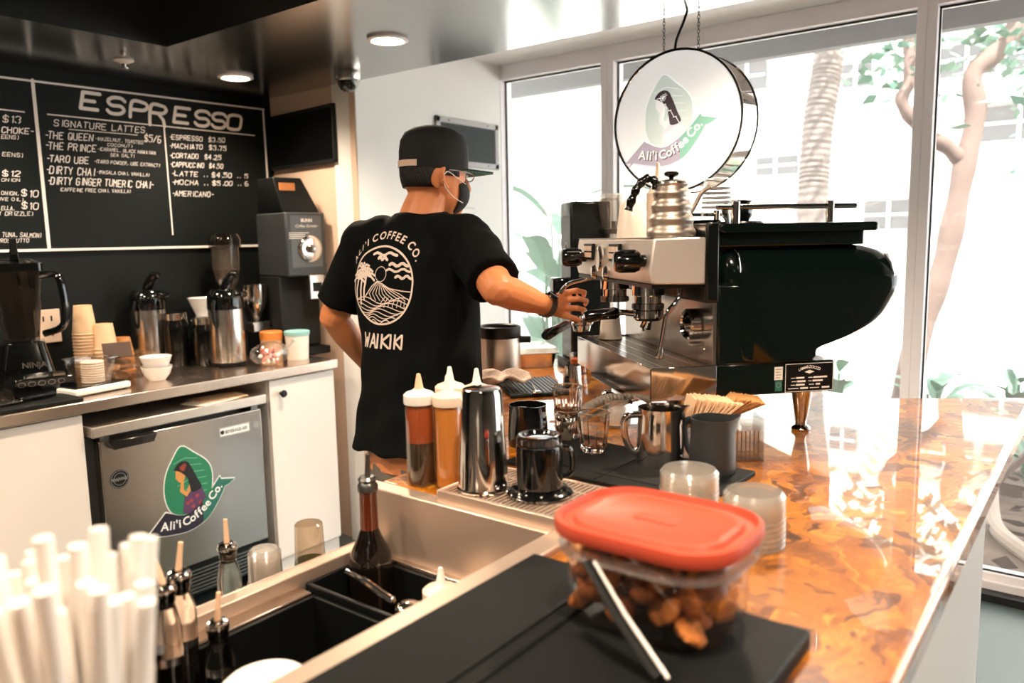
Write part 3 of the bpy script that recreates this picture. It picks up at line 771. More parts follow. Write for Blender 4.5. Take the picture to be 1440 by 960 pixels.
# shaker tin, press, pitchers
t = thing('cocktail_shaker', 'upturned polished steel shaker tin on the slotted tray', 'shaker', (.967, .808, WZ+.0205))
MB().lathe([(.044, .0), (.0445, .003), (.042, .006), (.0335, .160), (.031, .168), (.020, .171), (0, .1705)], 48).build('tin', 'steel_polished', t)
t = thing('coffee_press', 'black handled coffee press upside down on the slotted tray', 'coffee press', (.996, .714, WZ+.0205))
MB().lathe([(.0, .0), (.052, .0), (.054, .004), (.050, .008), (.040, .010), (.034, .012)], 36).build('saucer_flange', 'black_gloss', t)
MB().lathe([(.034, .010), (.037, .014), (.038, .075), (.037, .082), (0, .082)], 36).build('body', 'black_gloss', t)
MB().lathe([(.034, .083), (.037, .086), (.037, .095), (.033, .099), (.028, .098), (.026, .094), (0, .093)], 36).build('glass_cap', 'smoke', t)
MB().tube(catmull([(.036, -.012, .020), (.058, -.020, .022), (.062, -.022, .045), (.056, -.020, .066), (.037, -.012, .070)], 5), .0045, 8).build('handle', 'black_gloss', t)
def pitcher(name, label, x, y, z, r, h, m, spout_dir, hdir, inner=None):
    t = thing(name, label, 'pitcher', (x, y, z), 0, None)
    n = 40; P = []
    for rr, zz in ((0, 0.0), (r*0.98, 0.0), (r, .006), (r*0.995, h*.35), (r*0.95, h*.72), (r*0.92, h*.9), (r*0.95, h), (r*0.92, h), (r*0.89, h*.9), (r*0.92, h*.7), (r*0.96, h*.3), (r*.94, .005), (0, .005)): P.append((rr, zz))
    b = MB().lathe(P, n)
    sd = Vector((math.cos(spout_dir), math.sin(spout_dir), 0))
    for v in b.v:
        hr = Vector((v.x, v.y, 0)); 
        if hr.length > 1e-5:
            c = max(0, hr.normalized().dot(sd))**10; f = max(0, (v.z-h*.72)/(h*.28))
            v += sd*c*f*r*0.28; v.z += c*f*0.006
    b.build('body', m, t, sharp=50)
    d = Vector((math.cos(hdir), math.sin(hdir), 0))
    pts = [d*r*0.92+Vector((0, 0, h*.88)), d*r*1.35+Vector((0, 0, h*.86)), d*r*1.55+Vector((0, 0, h*.74)), d*r*1.45+Vector((0, 0, h*.42)), d*r*1.2+Vector((0, 0, h*.24)), d*r*0.97+Vector((0, 0, h*.22))]
    MB().tube(catmull(pts, 4), .0042, 10, flat=1.6).build('handle', m, t)
    return t
pitcher('milk_pitcher', 'polished steel milk pitcher on the rubber mat, handle facing the barista', 1.297, .652, WZ+.0092, .044, .106, 'steel_polished', rad(-70), rad(128))
mat('pitcher_black', (44, 48, 50), 0.38, spec=0.6)
pitcher('milk_pitcher', 'matte black milk pitcher in front of the kraft napkins', 1.301, .551, WZ+.0092, .041, .098, 'pitcher_black', rad(-55), rad(75))
pitcher('milk_pitcher', 'glossy black pitcher behind the upside down coffee press', 1.294, .956, WZ, .042, .086, 'black_gloss', rad(200), rad(20))

# glasses
def tumbler(label, x, y, z, r0, r1, h, amber_level=0.0, facets=10):
    t = thing('drinking_glass', label, 'glass', (x, y, z), rad(10))
    b = MB().lathe([(0, .004), (r0*.9, .0), (r0, .004), (r0+(r1-r0)*.45, h*.45), (r1, h*.98), (r1-.001, h), (r1-.003, h*.98), (r0+(r1-r0)*.4-.003, h*.42), (r0*.82, .016), (0, .015)], facets*2)
    for i, v in enumerate(b.v):
        if v.z < h*.5 and Vector((v.x, v.y)).length > r0*.5:
            a = math.atan2(v.y, v.x); k = 1+0.05*math.cos(a*facets); v.x *= k; v.y *= k
    b.build('glass_wall', 'clear_drink', t, sharp=12)
    MB().lathe([(r1-.0005, h-.001), (r1+.0008, h), (r1-.0005, h+.0012), (r1-.002, h)], 32).build('rim', 'clear_milky', t)
    if amber_level: MB().lathe([(0, .016), (r0*.8, .0165), (r0*.86+(r1-r0)*amber_level*.8-.002, h*amber_level), (0, h*amber_level)], 24).build('espresso_stain', thin('tea', (226, 160, 80), refl=0.4, body=0.5, bodycol=(200, 120, 44)), t)  # amber fill stands in for wood tone refracted through the glass
    return t
tumbler('clear faceted rocks glass alone on the rubber mat', 1.295, .796, WZ+.0092, .024, .032, .080, .18)
tumbler('clear glass at the bottom of the stacked pair by the black pitcher', 1.352, .895, WZ+.0092, .023, .029, .062, .22)
tumbler('clear faceted glass stacked in top of another beside the black pitcher', 1.352, .895, WZ+.0092+.040, .0245, .0315, .072, .3)
t = thing('glass_carafe', 'small frosted glass server under the espresso machine tray', 'carafe', (1.535, .885, WZ))
MB().lathe([(0, .001), (.030, .001), (.036, .010), (.036, .026), (.030, .044), (.028, .052), (.034, .066), (.032, .066), (.026, .052), (.028, .044), (.034, .026), (.033, .010), (0, .004)], 32).build('glass_wall', 'clear_milky', t)
MB().lathe([(0, .004), (.033, .008), (.033, .020), (0, .020)], 24).build('milk', 'cream_lid', t)
t = thing('tamping_spoon', 'steel scoop lying by the drain hose beside the machine', 'scoop', (1.56, .80, WZ))
MB().ball((0, 0, .012), .022, .016, .011).build('bowl', 'steel_polished', t)
MB().tube([(.015, -.008, .012), (.075, -.045, .016)], [.004, .003], 8).build('handle', 'black', t)

# napkins in a clear holder
t = thing('napkin_holder', 'clear acrylic napkin holder beside the black milk pitcher', 'holder', (1.430, .572, WZ), rad(-52.5))
tub('holder_box', -.058, .058, -.036, .036, .0, .084, .003, 'clear', t)
b = MB()
for k in range(13): b.box(-.050+k*.008, -.048+k*.008, -.0325, -.031, .006, .060)
b.build('ribs', mat('holder_rib', (120, 84, 60), 0.5, var=0.2), t, sharp=0)
np_me = MB().box(-.034, .034, -.0008, .0008, -.028, .028).mesh('napkin', 0); np_me.materials.append(MATS['paper_cream'])
nk_me = MB().box(-.034, .034, -.0008, .0008, -.026, .026).mesh('napkin', 0); nk_me.materials.append(MATS['paper_kraft'])
A = Vector((1.345, .628, 1.072)); Bq = Vector((1.462, .532, 1.072))
for k in range(26):
    q = k/25; o = bpy.data.objects.new('napkin', np_me); COL.objects.link(o)
    o.location = A.lerp(Bq, .06+.52*q)+Vector((0, 0, .010-.004*q)); o.rotation_euler = (rad(14+40*q), rad(rnd.uniform(-2, 2)), rad(37.5+rnd.uniform(-5, 5)))
    tag(o, 'cream paper napkin fanned out above the clear acrylic holder', 'napkin', 'cream napkins in the holder')
for k in range(16):
    q = k/15; o = bpy.data.objects.new('napkin', nk_me); COL.objects.link(o)
    o.location = A.lerp(Bq, .60+.36*q)+Vector((.010, .012, .013-.004*q)); o.rotation_euler = (rad(46+22*q), rad(rnd.uniform(-3, 3)), rad(30+rnd.uniform(-5, 5)))
    tag(o, 'brown kraft napkin fanned behind the cream napkins', 'napkin', 'kraft napkins in the holder')

# stacks of clear lids near the jar
def cupstack(n, x, y, z, r, h, step, labels, grp, m='clear_milky', cat='cup', name='plastic_cup', flip=True, r2=None):
    r2 = r2 or r*.82
    for k in range(n):
        prof = [(r, 0), (r+.002, .001), (r+.002, .004), (r, .005), (r2+.003, h-.006), (r2-.002, h), (0, h)] if flip else [(0, 0), (r2, 0), (r, h-.004), (r+.002, h-.003), (r+.002, h), (r, h)]
        o = MB().lathe(prof, 32).build(name, m)
        tag(o, labels[min(k, len(labels)-1)], cat, grp, (x, y, z+k*step))
cupstack(5, 1.120, .512, WZ, .045, .036, .0075, ['clear plastic cup in the short stack right behind the cookie jar lid'], 'clear cups behind the jar', name='clear_cup', cat='cup', r2=.043)
cupstack(6, 1.037, .377, WZ, .041, .040, .0075, ['clear plastic cup in the stack beside the jar on open wood'], 'clear cups on the open wood', name='clear_cup', cat='cup', r2=.039)

# things in the sink station
t = thing('syrup_bottle', 'tall dark brown syrup bottle with metal pour spout', 'bottle', (.862, .975, .728))
MB().lathe([(0, 0), (.036, 0), (.038, .006), (.038, .135), (.034, .158), (.022, .182), (.0155, .200)], 36).build('body', 'bottle_dark', t)
MB().lathe([(.0155, .200), (.0148, .262), (.0165, .266), (.0165, .272)], 28).build('neck', 'bottle_neck', t)
MB().lathe([(.0172, .266), (.0172, .276), (.014, .281), (.016, .286), (.012, .291), (0, .292)], 24).build('pour_collar', 'steel_dark', t)
MB().tube([(0, 0, .288), (.001, -.002, .318), (-.002, -.005, .330)], [.0048, .004, .0036], 10).build('pour_spout', 'steel_dark', t)
squeeze(.848, .800, 'short white squeeze bottle in the black caddy of the sink', 0.9, 'cream_lid', 'cream_lid', 'white_plastic', h=.130, r=.027, z=.728, grp=None)
t = thing('bar_spoon', 'chrome ice cream scoop spoon resting in the black caddy', 'spoon', (0, 0, 0))
MB().tube(catmull([(.755, .912, .905), (.760, .880, .898), (.764, .845, .886), (.768, .820, .877)], 5), [.0045]*5+[.006]*5+[.0055]*5+[.003], 10).build('handle', 'steel_polished', t)
MB().ball((.775, .800, .872), .020, .018, .008).build('bowl', 'steel_polished', t)
t = thing('sauce_vial', 'tiny black capped vial leaning in the sink corner', 'vial', (.893, .690, .868))
MB().lathe([(0, 0), (.006, 0), (.006, .018), (0, .018)], 14).build('vial', 'pink', t)
MB().lathe([(.0062, .018), (.0062, .030), (0, .031)], 14).build('cap', 'black', t)
def pour_bottle(x, y, z, h, label, lean=(0, 0)):
    t = thing('pour_bottle', label, 'bottle', (x, y, z), 0, 'clear bottles with pour spouts')
    MB().lathe([(0, 0), (.017, 0), (.019, .004), (.019, h-.05), (.015, h-.03), (.012, h-.018), (.014, h-.014), (.014, h-.004)], 24).build('bottle_wall', 'clear_drink', t)
    MB().lathe([(0, .003), (.0165, .003), (.017, h*.6), (0, h*.6)], 20).build('syrup', 'bottle_dark', t)
    MB().lathe([(.012, h-.022), (.0135, h-.006), (.0155, h-.004), (.0155, h+.004), (.011, h+.009), (0, h+.010)], 22).build('stopper', 'black_gloss', t)
    MB().lathe([(.0158, h-.001), (.0162, h+.002), (.013, h+.0085), (.010, h+.0095)], 22).build('stopper_band', 'chrome', t)
    MB().tube([(0, 0, h+.008), (lean[0]*.4, lean[1]*.4, h+.025), (lean[0], lean[1], h+.048)], [.0045, .0038, .0032], 10).build('spout', 'cream_tip', t)
pour_bottle(.672, 1.10, .705, .222, 'clear pour spout bottle standing outside the rail below the fridge door', (.0, .0))
pour_bottle(.520, .972, .728, .240, 'tall pour spout bottle beside the straws, spout tilted back', (.004, -.004))
pour_bottle(.482, .942, .728, .243, 'pour spout bottle half hidden behind the tall one by the straws', (-.004, .012))
pour_bottle(.552, .940, .728, .165, 'low pour spout bottle in the well nearest the white cup', (.004, -.002))
pour_bottle(.455, 1.10, .705, .248, 'pour spout bottle hidden behind the straws, only its spout showing', (0, 0))
for n, x, y, lab, grp in ((6, .738, 1.098, 'clear plastic tasting cup in the ribbed stack beside the sink', 'clear tasting cups'),):
    cupstack(n, x, y, .80, .028, .060, .009, [lab], grp, m='clear_milky', r2=.024)
o = MB().box(.70, .78, 1.062, 1.158, .7045, .80).build('cup_riser', 'black', None); tag(o, 'black block under the stacked tasting cups', 'block')
t = thing('plastic_cup', 'upturned clear plastic cup with green band by the dark bottle', 'cup', (.832, 1.10, .8))
MB().lathe([(.0285, 0), (.0305, .001), (.0305, .004), (.0285, .005), (.024, .118), (.022, .120), (0, .120)], 32).build('cup_wall', 'clear_tan', t)
MB().lathe([(.0289, .012), (.0272, .052)], 32).build('band', 'green_band', t)
o = MB().box(.79, .875, 1.062, 1.158, .7045, .80).build('cup_riser', 'black', None); tag(o, 'black block under the single upturned green banded cup', 'block')
t = thing('white_cup', 'white lidded cup in the well at the bottom edge', 'cup', (.470, .712, .728))
MB().lathe([(0, 0), (.036, 0), (.045, .195), (0, .195)], 36).build('cup_body', 'white_plastic', t)
MB().lathe([(.047, .190), (.050, .193), (.050, .200), (.046, .203), (.043, .206), (0, .206)], 40).build('cup_lid', 'plate_white', t)

# straws
t = thing('straw_holder', 'frosted cup holding a bundle of wrapped white straws', 'straw holder', (.222, .560, WZ+.0205))
MB().lathe([(0, .001), (.038, .001), (.048, .105), (.046, .105), (.036, .004), (0, .004)], 32).build('holder_wall', 'frost', t)
sm = MB().tube([(0, 0, 0), (0, 0, .198)], .0062, 10).mesh('drinking_straw', 50); sm.materials.append(MATS['straw'])
k = 0
for ring, n in ((0, 1), (.0135, 5), (.0255, 10), (.034, 12)):
    for j in range(n):
        a = 6.283*j/n+ring*90; o = bpy.data.objects.new('drinking_straw', sm); COL.objects.link(o)
        x, y = ring*math.cos(a), ring*math.sin(a)
        o.location = (.222+x, .560+y, WZ+.026)
        o.rotation_euler = (rad(-y*190+rnd.uniform(-2, 2)), rad(x*190+rnd.uniform(-2, 2)), 0)
        o.scale = (1, 1, rnd.uniform(.82, 1.0)*(1.0 if ring > .02 else 1.08))
        tag(o, 'white drinking straw in the bundle at the lower left corner', 'straw', 'drinking straws in the holder'); k += 1
t = thing('jigger_bottle', 'brown glass bottle with white cap beside the straw bundle', 'bottle', (.198, .668, WZ))
MB().lathe([(0, 0), (.024, 0), (.025, .005), (.025, .12), (.012, .15), (.011, .165)], 26).build('bottle_wall', 'bottle_neck', t)
MB().lathe([(.013, .160), (.014, .163), (.014, .192), (.012, .195), (0, .195)], 22).build('cap', 'white_plastic', t)

# ---------------------------------------------------------------- things on the back counter
CT = 0.90
t = thing('wall_outlet', 'cream double outlet plate on the black wall behind the blender', 'outlet', (1.332, BY-0.001, 1.10))
MB().box(-.048, .048, -.006, 0, -.066, .066).build('plate', 'cream_lid', t, bevel=0.002)
b = MB()
for z in (-.03, .03):
    b.box(-.018, -.012, -.0072, -.006, z-.010, z+.010).box(.012, .018, -.0072, -.006, z-.010, z+.010)
b.build('slots', 'black', t, sharp=0)
t = thing('blender', 'black countertop blender with clear jar at the left edge', 'blender', (1.16, 3.14, CT), rad(-20))
MB().loft(rr_loft([(.20,.20,.03,0),(.20,.20,.03,.02),(.17,.17,.03,.10),(.14,.14,.03,.17),(.12,.12,.03,.175)])).build('motor_base', 'black_gloss', t)
MB().loft(rr_loft([(.11,.11,.02,.178),(.16,.15,.02,.42),(.162,.152,.02,.43)]), cap=False).build('jar', 'smoke', t)
MB().loft(rr_loft([(.166,.156,.02,.428),(.166,.156,.02,.455),(.10,.09,.02,.47)])).build('jar_lid', 'black_gloss', t)
MB().box(-.014, .014, -.05, .05, .47, .50).box(-.012, .012, -.07, -.04, .485, .545).build('lid_latch', 'black', t, bevel=0.003)
MB().tube([(.0, 0, .18), (0, 0, .42)], .014, 10).build('blade_shaft', 'black_gloss', t)
MB().tube(catmull([(.07, -.06, .41), (.13, -.09, .40), (.135, -.09, .24), (.07, -.05, .20)], 5), .013, 10).build('handle', 'black_gloss', t)
b = MB(); put_text(b, 'NINJA', plane_M((0.03, -.0905, .085), (1, 0, 0), (0, .12, 1)), .028, .0006); b.build('lettering', 'steel', t, sharp=0)
t = thing('control_console', 'black scale console with buttons on the counter in front of the blender', 'appliance', (1.13, 2.94, CT), rad(-8))
MB().prism([(-.10, 0), (.10, 0), (.10, .035), (.09, .07), (-.09, .07), (-.10, .035)], -.07, .06, plane_M((0, 0, 0), (1, 0, 0), (0, 0, 1))).build('body', 'black_gloss', t, bevel=0.006)
b = MB()
for k in range(5): ink(b, [(-.07+k*.03+.011*math.cos(a*.5236), .052+.008*math.sin(a*.5236)) for a in range(13)], .0018, plane_M((0, -.0608, 0), (1, 0, 0), (0, 0, 1)))
b.build('button_marks', 'steel', t, sharp=0)
t = thing('counter_mat', 'black mat with a knife on the counter edge at far left', 'mat', (0, 0, CT))
MB().box(.72, 1.165, 2.70, 2.86, 0, .012).build('mat_slab', 'black_rubber', t, bevel=0.003)
t = thing('kitchen_knife', 'black handled knife lying on the black mat', 'knife', (1.0, 2.78, CT+.0125), rad(12))
MB().tube([(.0, 0, .011), (.06, .0, .012), (.12, 0, .011)], [.009, .0105, .009], 10).build('handle', 'black_gloss', t)
MB().prism([(-.16, -.001), (0, -.018), (0, .016), (-.02, .018)], .008, .010).build('blade', 'steel', t)
t = thing('kitchen_scale', 'flat white kitchen scale with black platform', 'scale', (1.262, 2.855, CT), rad(8))
MB().box(-.105, .105, -.07, .07, .004, .026).build('body', 'white_plastic', t, bevel=0.006)
MB().box(-.095, .095, -.055, .065, .026, .031).build('platform', 'black_gloss', t, bevel=0.002)
b = MB()
for x in (-.09, .09):
    for y in (-.055, .055): b.lathe([(.008, 0), (.008, .005), (0, .005)], 10, at=(x, y, 0))
b.build('pads', 'black', t)
t = thing('clear_bin', 'clear plastic bin of cream paper cups standing on the scale', 'bin', (1.265, 2.858, CT+.0315), rad(8))
MB().loft(rr_loft([(.10,.085,.012,.0),(.135,.115,.018,.085),(.15,.128,.02,.087),(.15,.128,.02,.090)]), cap=False).add([(x, y, .0) for x, y in rrect(.10, .085, .012)], [tuple(range(28))]).build('bin_wall', 'clear', t)
lidm = MB().lathe([(.036, 0), (.038, .001), (.038, .005), (.034, .0075), (0, .0075)], 24).mesh('baking_cup', 40); lidm.materials.append(MATS['cream_lid'])  # shallow paper lid, stacked in the clear bin
for k in range(9):
    o = bpy.data.objects.new('baking_cup', lidm); COL.objects.link(o)
    tag(o, 'cream paper baking cup in the stack inside the clear bin', 'cup', 'baking cups in the clear bin', (1.272, 2.86, CT+.0325+k*.0085))
def papercups(n, x, y, r, h, step, lab, grp, m='paper_cream', z=CT):
    me = MB().lathe([(r, 0), (r+.0025, .001), (r+.0025, .004), (r, .006), (r*.74, h), (r*.70, h), (r*.70, h-.006), (0, h-.006)], 28).mesh('paper_cup', 40); me.materials.append(MATS[m])
    for k in range(n):
        o = bpy.data.objects.new('paper_cup', me); COL.objects.link(o)
        tag(o, lab, 'cup', grp, (x, y, z+k*step))
papercups(14, 1.415, 3.22, .044, .115, .0128, 'upturned paper cup in the tall stack behind the tan bins', 'paper cups in the tall stack')
papercups(8, 1.470, 3.18, .046, .100, .0150, 'upturned paper cup in the short stack beside the taller one', 'paper cups in the short stack')
papercups(5, 1.555, 3.22, .045, .075, .0160, 'brown kraft cup in the low stack between white cups and airpot', 'kraft cups in the low stack', 'paper_kraft')
t = thing('lid_bin', 'tan translucent bin of brown coffee filters', 'bin', (1.475, 3.045, CT), rad(4))
MB().loft(rr_loft([(.15,.13,.015,.0),(.185,.165,.02,.088),(.20,.178,.022,.090),(.20,.178,.022,.094)]), cap=False).add([(x, y, .0) for x, y in rrect(.15, .13, .015)], [tuple(range(28))]).build('bin_wall', 'clear_tan', t)
bs = mat('brown_plastic', (96, 66, 46), 0.4)
for k, (dx, dy, a) in enumerate(((-.03, -.02, .3), (.02, .0, -.2), (.0, .03, .1), (-.02, .01, -.35))):
    o = MB().lathe([(.038, 0), (.040, .002), (.038, .006), (.034, .010), (0, .010)], 24).build('coffee_filter', bs)  # brown cup lids lying loose in the bin
    tag(o, 'brown coffee filter lying in the tan bin', 'filter', 'coffee filters in the tan bin', (1.475+dx, 3.045+dy, CT+.012+k*.022)); o.rotation_euler = (a, a*.5, 0)
o = MB().box(-.05, .05, -.0035, .0035, -.03, .03).build('sauce_packet', mat('carton_brown', (70, 50, 38), .6)); tag(o, 'dark brown carton flap standing on the tan bin', 'packet', None, (1.445, 3.03, CT+.113)); o.rotation_euler = (rad(-25), 0, rad(-15))
def bowl(z, lab, m='white_gloss'):
    t = thing('bowl', lab, 'bowl', (1.512, 2.872, z), 0, 'stacked white bowls')
    MB().lathe([(0, .0), (.030, .0), (.032, .004), (.046, .022), (.056, .050), (.0575, .054), (.055, .054), (.044, .024), (.028, .008), (0, .007)], 36).build('bowl_wall', m, t)
bowl(CT+.0008, 'lower white bowl of the pair on the counter edge'); bowl(CT+.039, 'upper white bowl of the pair on the counter edge')
def airpot(x, y, lab, rz):
    t = thing('airpot', lab, 'airpot', (x, y, CT), rz, 'steel airpots')
    MB().lathe([(0, .001), (.070, .001), (.073, .005), (.073, .016), (.070, .018)], 40).build('foot_ring', 'black', t)
    MB().lathe([(.0705, .016), (.0715, .020), (.0715, .242), (.0705, .246), (0, .246)], 48).build('vessel', 'steel', t)
    MB().lathe([(.0735, .240), (.0745, .246), (.073, .290), (.066, .312), (.055, .322), (0, .325)], 40).build('pump_head', 'black_gloss', t)
    MB().box(-.026, .026, -.092, -.02, .288, .312).build('spout', 'black_gloss', t, bevel=0.006)
    lv = MB().tube(catmull([(0, .0, .322), (0, -.012, .345), (0, -.030, .372), (.0, -.046, .384), (0, -.064, .383)], 5), [.016]*8+[.0145]*8+[.012]*5, 12, flat=1.3); lv.build('pump_lever', 'black_gloss', t)
    MB().tube([(.078, 0, .28), (.094, 0, .24), (.088, 0, .19), (.074, .0, .17)], .007, 10).build('bail_handle', 'black', t)
    MB().tube([(-.078, 0, .28), (-.094, 0, .24), (-.088, 0, .19), (-.074, .0, .17)], .007, 10).build('bail_handle', 'black', t)
airpot(1.700, 3.262, 'steel airpot with black pump top beside the paper cups', rad(25))
airpot(1.880, 2.965, 'steel airpot with black pump top in front of the small coffee grinder', rad(25))
for (x, y, h, lab, band) in ((1.765, 3.165, .225, 'black canister with steel band just beside the first airpot', True), (1.838, 3.07, .205, 'black glass canister below the white dripper, steel lid', True)):
    t = thing('canister', lab, 'canister', (x, y, CT))
    MB().lathe([(0, 0), (.050, 0), (.052, .006), (.052, h-.05), (.044, h-.032), (.044, h-.026)], 30).build('body', 'black_gloss', t)
    MB().lathe([(.046, h-.03), (.046, h-.004), (.040, h), (0, h)], 30).build('steel_lid', 'steel_polished', t)
t = thing('pour_over_dripper', 'white ceramic cone dripper on a black server', 'dripper', (1.925, 3.22, CT))
MB().lathe([(0, 0), (.055, 0), (.058, .01), (.052, .12), (.038, .165), (.040, .172), (0, .172)], 30).build('server', 'black_gloss', t)
MB().lathe([(.050, .174), (.052, .178), (.022, .182), (.024, .190), (.058, .272), (.060, .276), (.056, .276), (.020, .19), (0, .188)], 32).build('cone', 'white_gloss', t)
MB().tube(catmull([(.05, -.02, .262), (.075, -.03, .255), (.072, -.03, .222), (.038, -.015, .21)], 4), .0045, 8).build('handle', 'white_gloss', t)
t = thing('coffee_grinder', 'small black coffee grinder with clear hopper and chrome cup', 'coffee grinder', (2.055, 3.215, CT))
MB().box(-.055, .055, -.07, .07, 0, .25).build('body', 'black', t, bevel=0.008)
MB().lathe([(.028, .25), (.03, .30), (0, .30)], 24).build('throat', 'cream_tip', t)
MB().lathe([(.026, .30), (.05, .345), (.060, .40), (.060, .50)], 30).build('bean_hopper', 'hopper', t)
MB().lathe([(.022, .302), (.046, .345), (.055, .395), (0, .40)], 24).build('beans', 'bean', t)
MB().lathe([(.070, .495), (.072, .53), (.060, .555), (0, .56)], 30).build('hopper_lid', 'smoke', t)
MB().lathe([(.010, .155), (.018, .165), (.050, .235), (.053, .26), (.053, .325), (.050, .325), (.048, .24), (.012, .165)], 32, at=(.075, -.10, 0)).build('catch_cup', 'steel_polished', t)
MB().box(.03, .12, -.14, -.05, .11, .155).build('chute', 'steel', t, bevel=0.004)
t = thing('commercial_grinder', 'tall black commercial coffee grinder with silver dial', 'coffee grinder', (2.285, 2.985, CT), rad(-8))
MB().box(-.115, .085, -.10, .17, 0, .035).build('base', 'black', t, bevel=0.006)
MB().box(-.115, .085, -.02, .17, .035, .36).build('lower_body', 'black_matte', t, bevel=0.006)
MB().box(-.115, .085, -.10, .17, .36, .645).build('upper_body', mat('grinder_grey', (58, 62, 64), 0.4), t, bevel=0.008)
hp = MB().loft([[(-.112, -.07, .645), (.08, -.07, .645), (.08, .16, .645), (-.112, .16, .645)], [(-.125, -.03, .80), (.015, -.03, .80), (.015, .12, .80), (-.125, .12, .80)]]).build('hopper', 'black', t, bevel=0.006)
MB().box(-.105, -.03, -.050, -.045, .742, .775).build('hopper_label', 'orange', hp)
GM = plane_M((0, -.1005, 0), (1, 0, 0), (0, 0, 1))
MB().box(-.09, .062, .40, .63, 0, .001, GM).build('front_panel', mat('panel_grey', (92, 96, 98), 0.4), t)
dl = MB().lathe([(.060, 0), (.060, .006), (.052, .012), (.046, .013), (0, .013)], 36, at=(.0, .482, .001), M=GM).build('dial', 'steel_polished', t)
MB().lathe([(.020, .013), (.018, .04), (.008, .043), (0, .043)], 24, at=(.0, .482, .001), M=GM).build('dial_knob', 'steel', dl)
b = MB(); put_text(b, 'BUNN', GM @ T(-.01, .602, .0015), .02, .0008); put_text(b, 'Coffee Grinder', GM @ T(-.01, .578, .0015), .018, 0, .3)
for k in range(4): b.box(-.10, -.02+.02*(k % 2), .528+k*.008, .531+k*.008, .001, .0014, GM)
b.build('lettering', 'chalk', t, sharp=0)
MB().box(-.02, .055, .255, .365, -.0, .03, plane_M((0, -.09, 0), (1, 0, 0), (0, 0, 1))).build('bag_chute', 'steel', t, bevel=0.004)
MB().box(-.005, .04, .29, .33, .0302, .031, plane_M((0, -.09, 0), (1, 0, 0), (0, 0, 1))).build('chute_label', 'black', t)
t = thing('plastic_tub', 'white tub with pale blue lid beside the commercial grinder', 'tub', (2.145, 2.845, CT))
MB().lathe([(0, 0), (.044, 0), (.046, .004), (.052, .118), (0, .118)], 32).build('tub_wall', 'white_plastic', t)
MB().lathe([(.055, .108), (.056, .124), (.050, .127), (.0, .127)], 32).build('tub_lid', 'cyan', t)
t = thing('orange_tub', 'round tub with orange screw lid behind the bag of sweets', 'tub', (2.075, 2.935, CT))
MB().lathe([(0, 0), (.044, 0), (.046, .004), (.046, .095), (0, .095)], 32).build('tub_wall', 'cream_tip', t)
MB().lathe([(.049, .090), (.049, .122), (.045, .126), (0, .126)], 32).build('tub_lid', 'orange', t)
t = thing('sweets_bag', 'clear bag of pink wrapped sweets on the counter edge', 'bag', (1.965, 2.795, CT))
bb = MB().ball((0, 0, .050), .090, .058, .052, 20)
for v in bb.v:
    v += Vector((math.sin(v.x*90+v.z*60), math.sin(v.y*80+v.x*70), math.sin(v.x*100)*.5))*.003
    v.z = max(v.z, 0.001)
bb.build('bag_film', 'clear', t)
MB().tube([(.07, .0, .06), (.10, -.005, .075), (.115, -.01, .095)], [.02, .008, .018], 8, flat=.4).build('bag_neck', 'clear_milky', t)
for k in range(26):
    a, c, r = rnd.uniform(0, 6.28), rnd.uniform(.012, .068), rnd.uniform(.1, .82)
    e = math.sqrt(max(.05, 1-((c-.046)/.046)**2))*.72
    o = MB().ball((0, 0, 0), .013, .009, .008, 8).build('wrapped_sweet', 'pink' if k % 3 else 'white_plastic')
    tag(o, 'small wrapped sweet inside the clear bag' if k % 3 else 'small white wrapped sweet inside the clear bag', 'sweet', 'sweets in the bag', (1.965+.075*r*e*math.cos(a), 2.795+.046*r*e*math.sin(a), CT+max(.013, c))); o.rotation_euler = (rnd.uniform(0, 6), rnd.uniform(0, 6), rnd.uniform(0, 6))

# ---------------------------------------------------------------- espresso machine
MZ = rad(-42.1016)
t = thing('espresso_machine', 'large dark green and steel espresso machine on short turned feet', 'espresso machine', (1.423, .738, WZ), MZ)
EM = t; MW = .566
def catpoly(P, n=5): return [(p.x, p.y) for p in catmull([(x, y, 0) for x, y in P], n, True)]
# base and feet
bs_ = MB().box(.142, .412, 0.0, MW, .094, .162).build('base', 'machine_green', t, bevel=0.003)
MB().box(.02, .40, .03, MW-.03, .088, .10).build('underside', 'black', t)
for x in (.075, .366):
    for y in (.045, MW-.045):
        MB().lathe([(0, 0), (.019, 0), (.021, .004), (.019, .008), (.0125, .012), (.0115, .020), (.0135, .032), (.020, .070), (.0225, .094), (0, .094)], 24, at=(x, y, .0005)).build('foot', 'steel_polished', t)
# drip tray
b = MB().box(0.0, .004, 0, MW, .085, .162).box(0.0, .145, 0, .004, .092, .162).box(0, .145, MW-.004, MW, .092, .162).box(.141, .145, .004, MW-.004, .092, .162).box(.004, .141, .004, MW-.004, .092, .10)
b.box(.004, .05, .12, MW-.12, .07, .092)
dt = b.build('drip_tray', 'steel_polished', t, bevel=0.0015)
b = MB()
for k in range(62):
    y = .008+k*.0089
    b.box(.006, .139, y, y+.0042, .150, .158)
for x in (.006, .034, .070, .106, .134): b.box(x, x+.005, .006, MW-.006, .1502, .1585)
b.build('drip_grate', 'steel', dt, sharp=0)
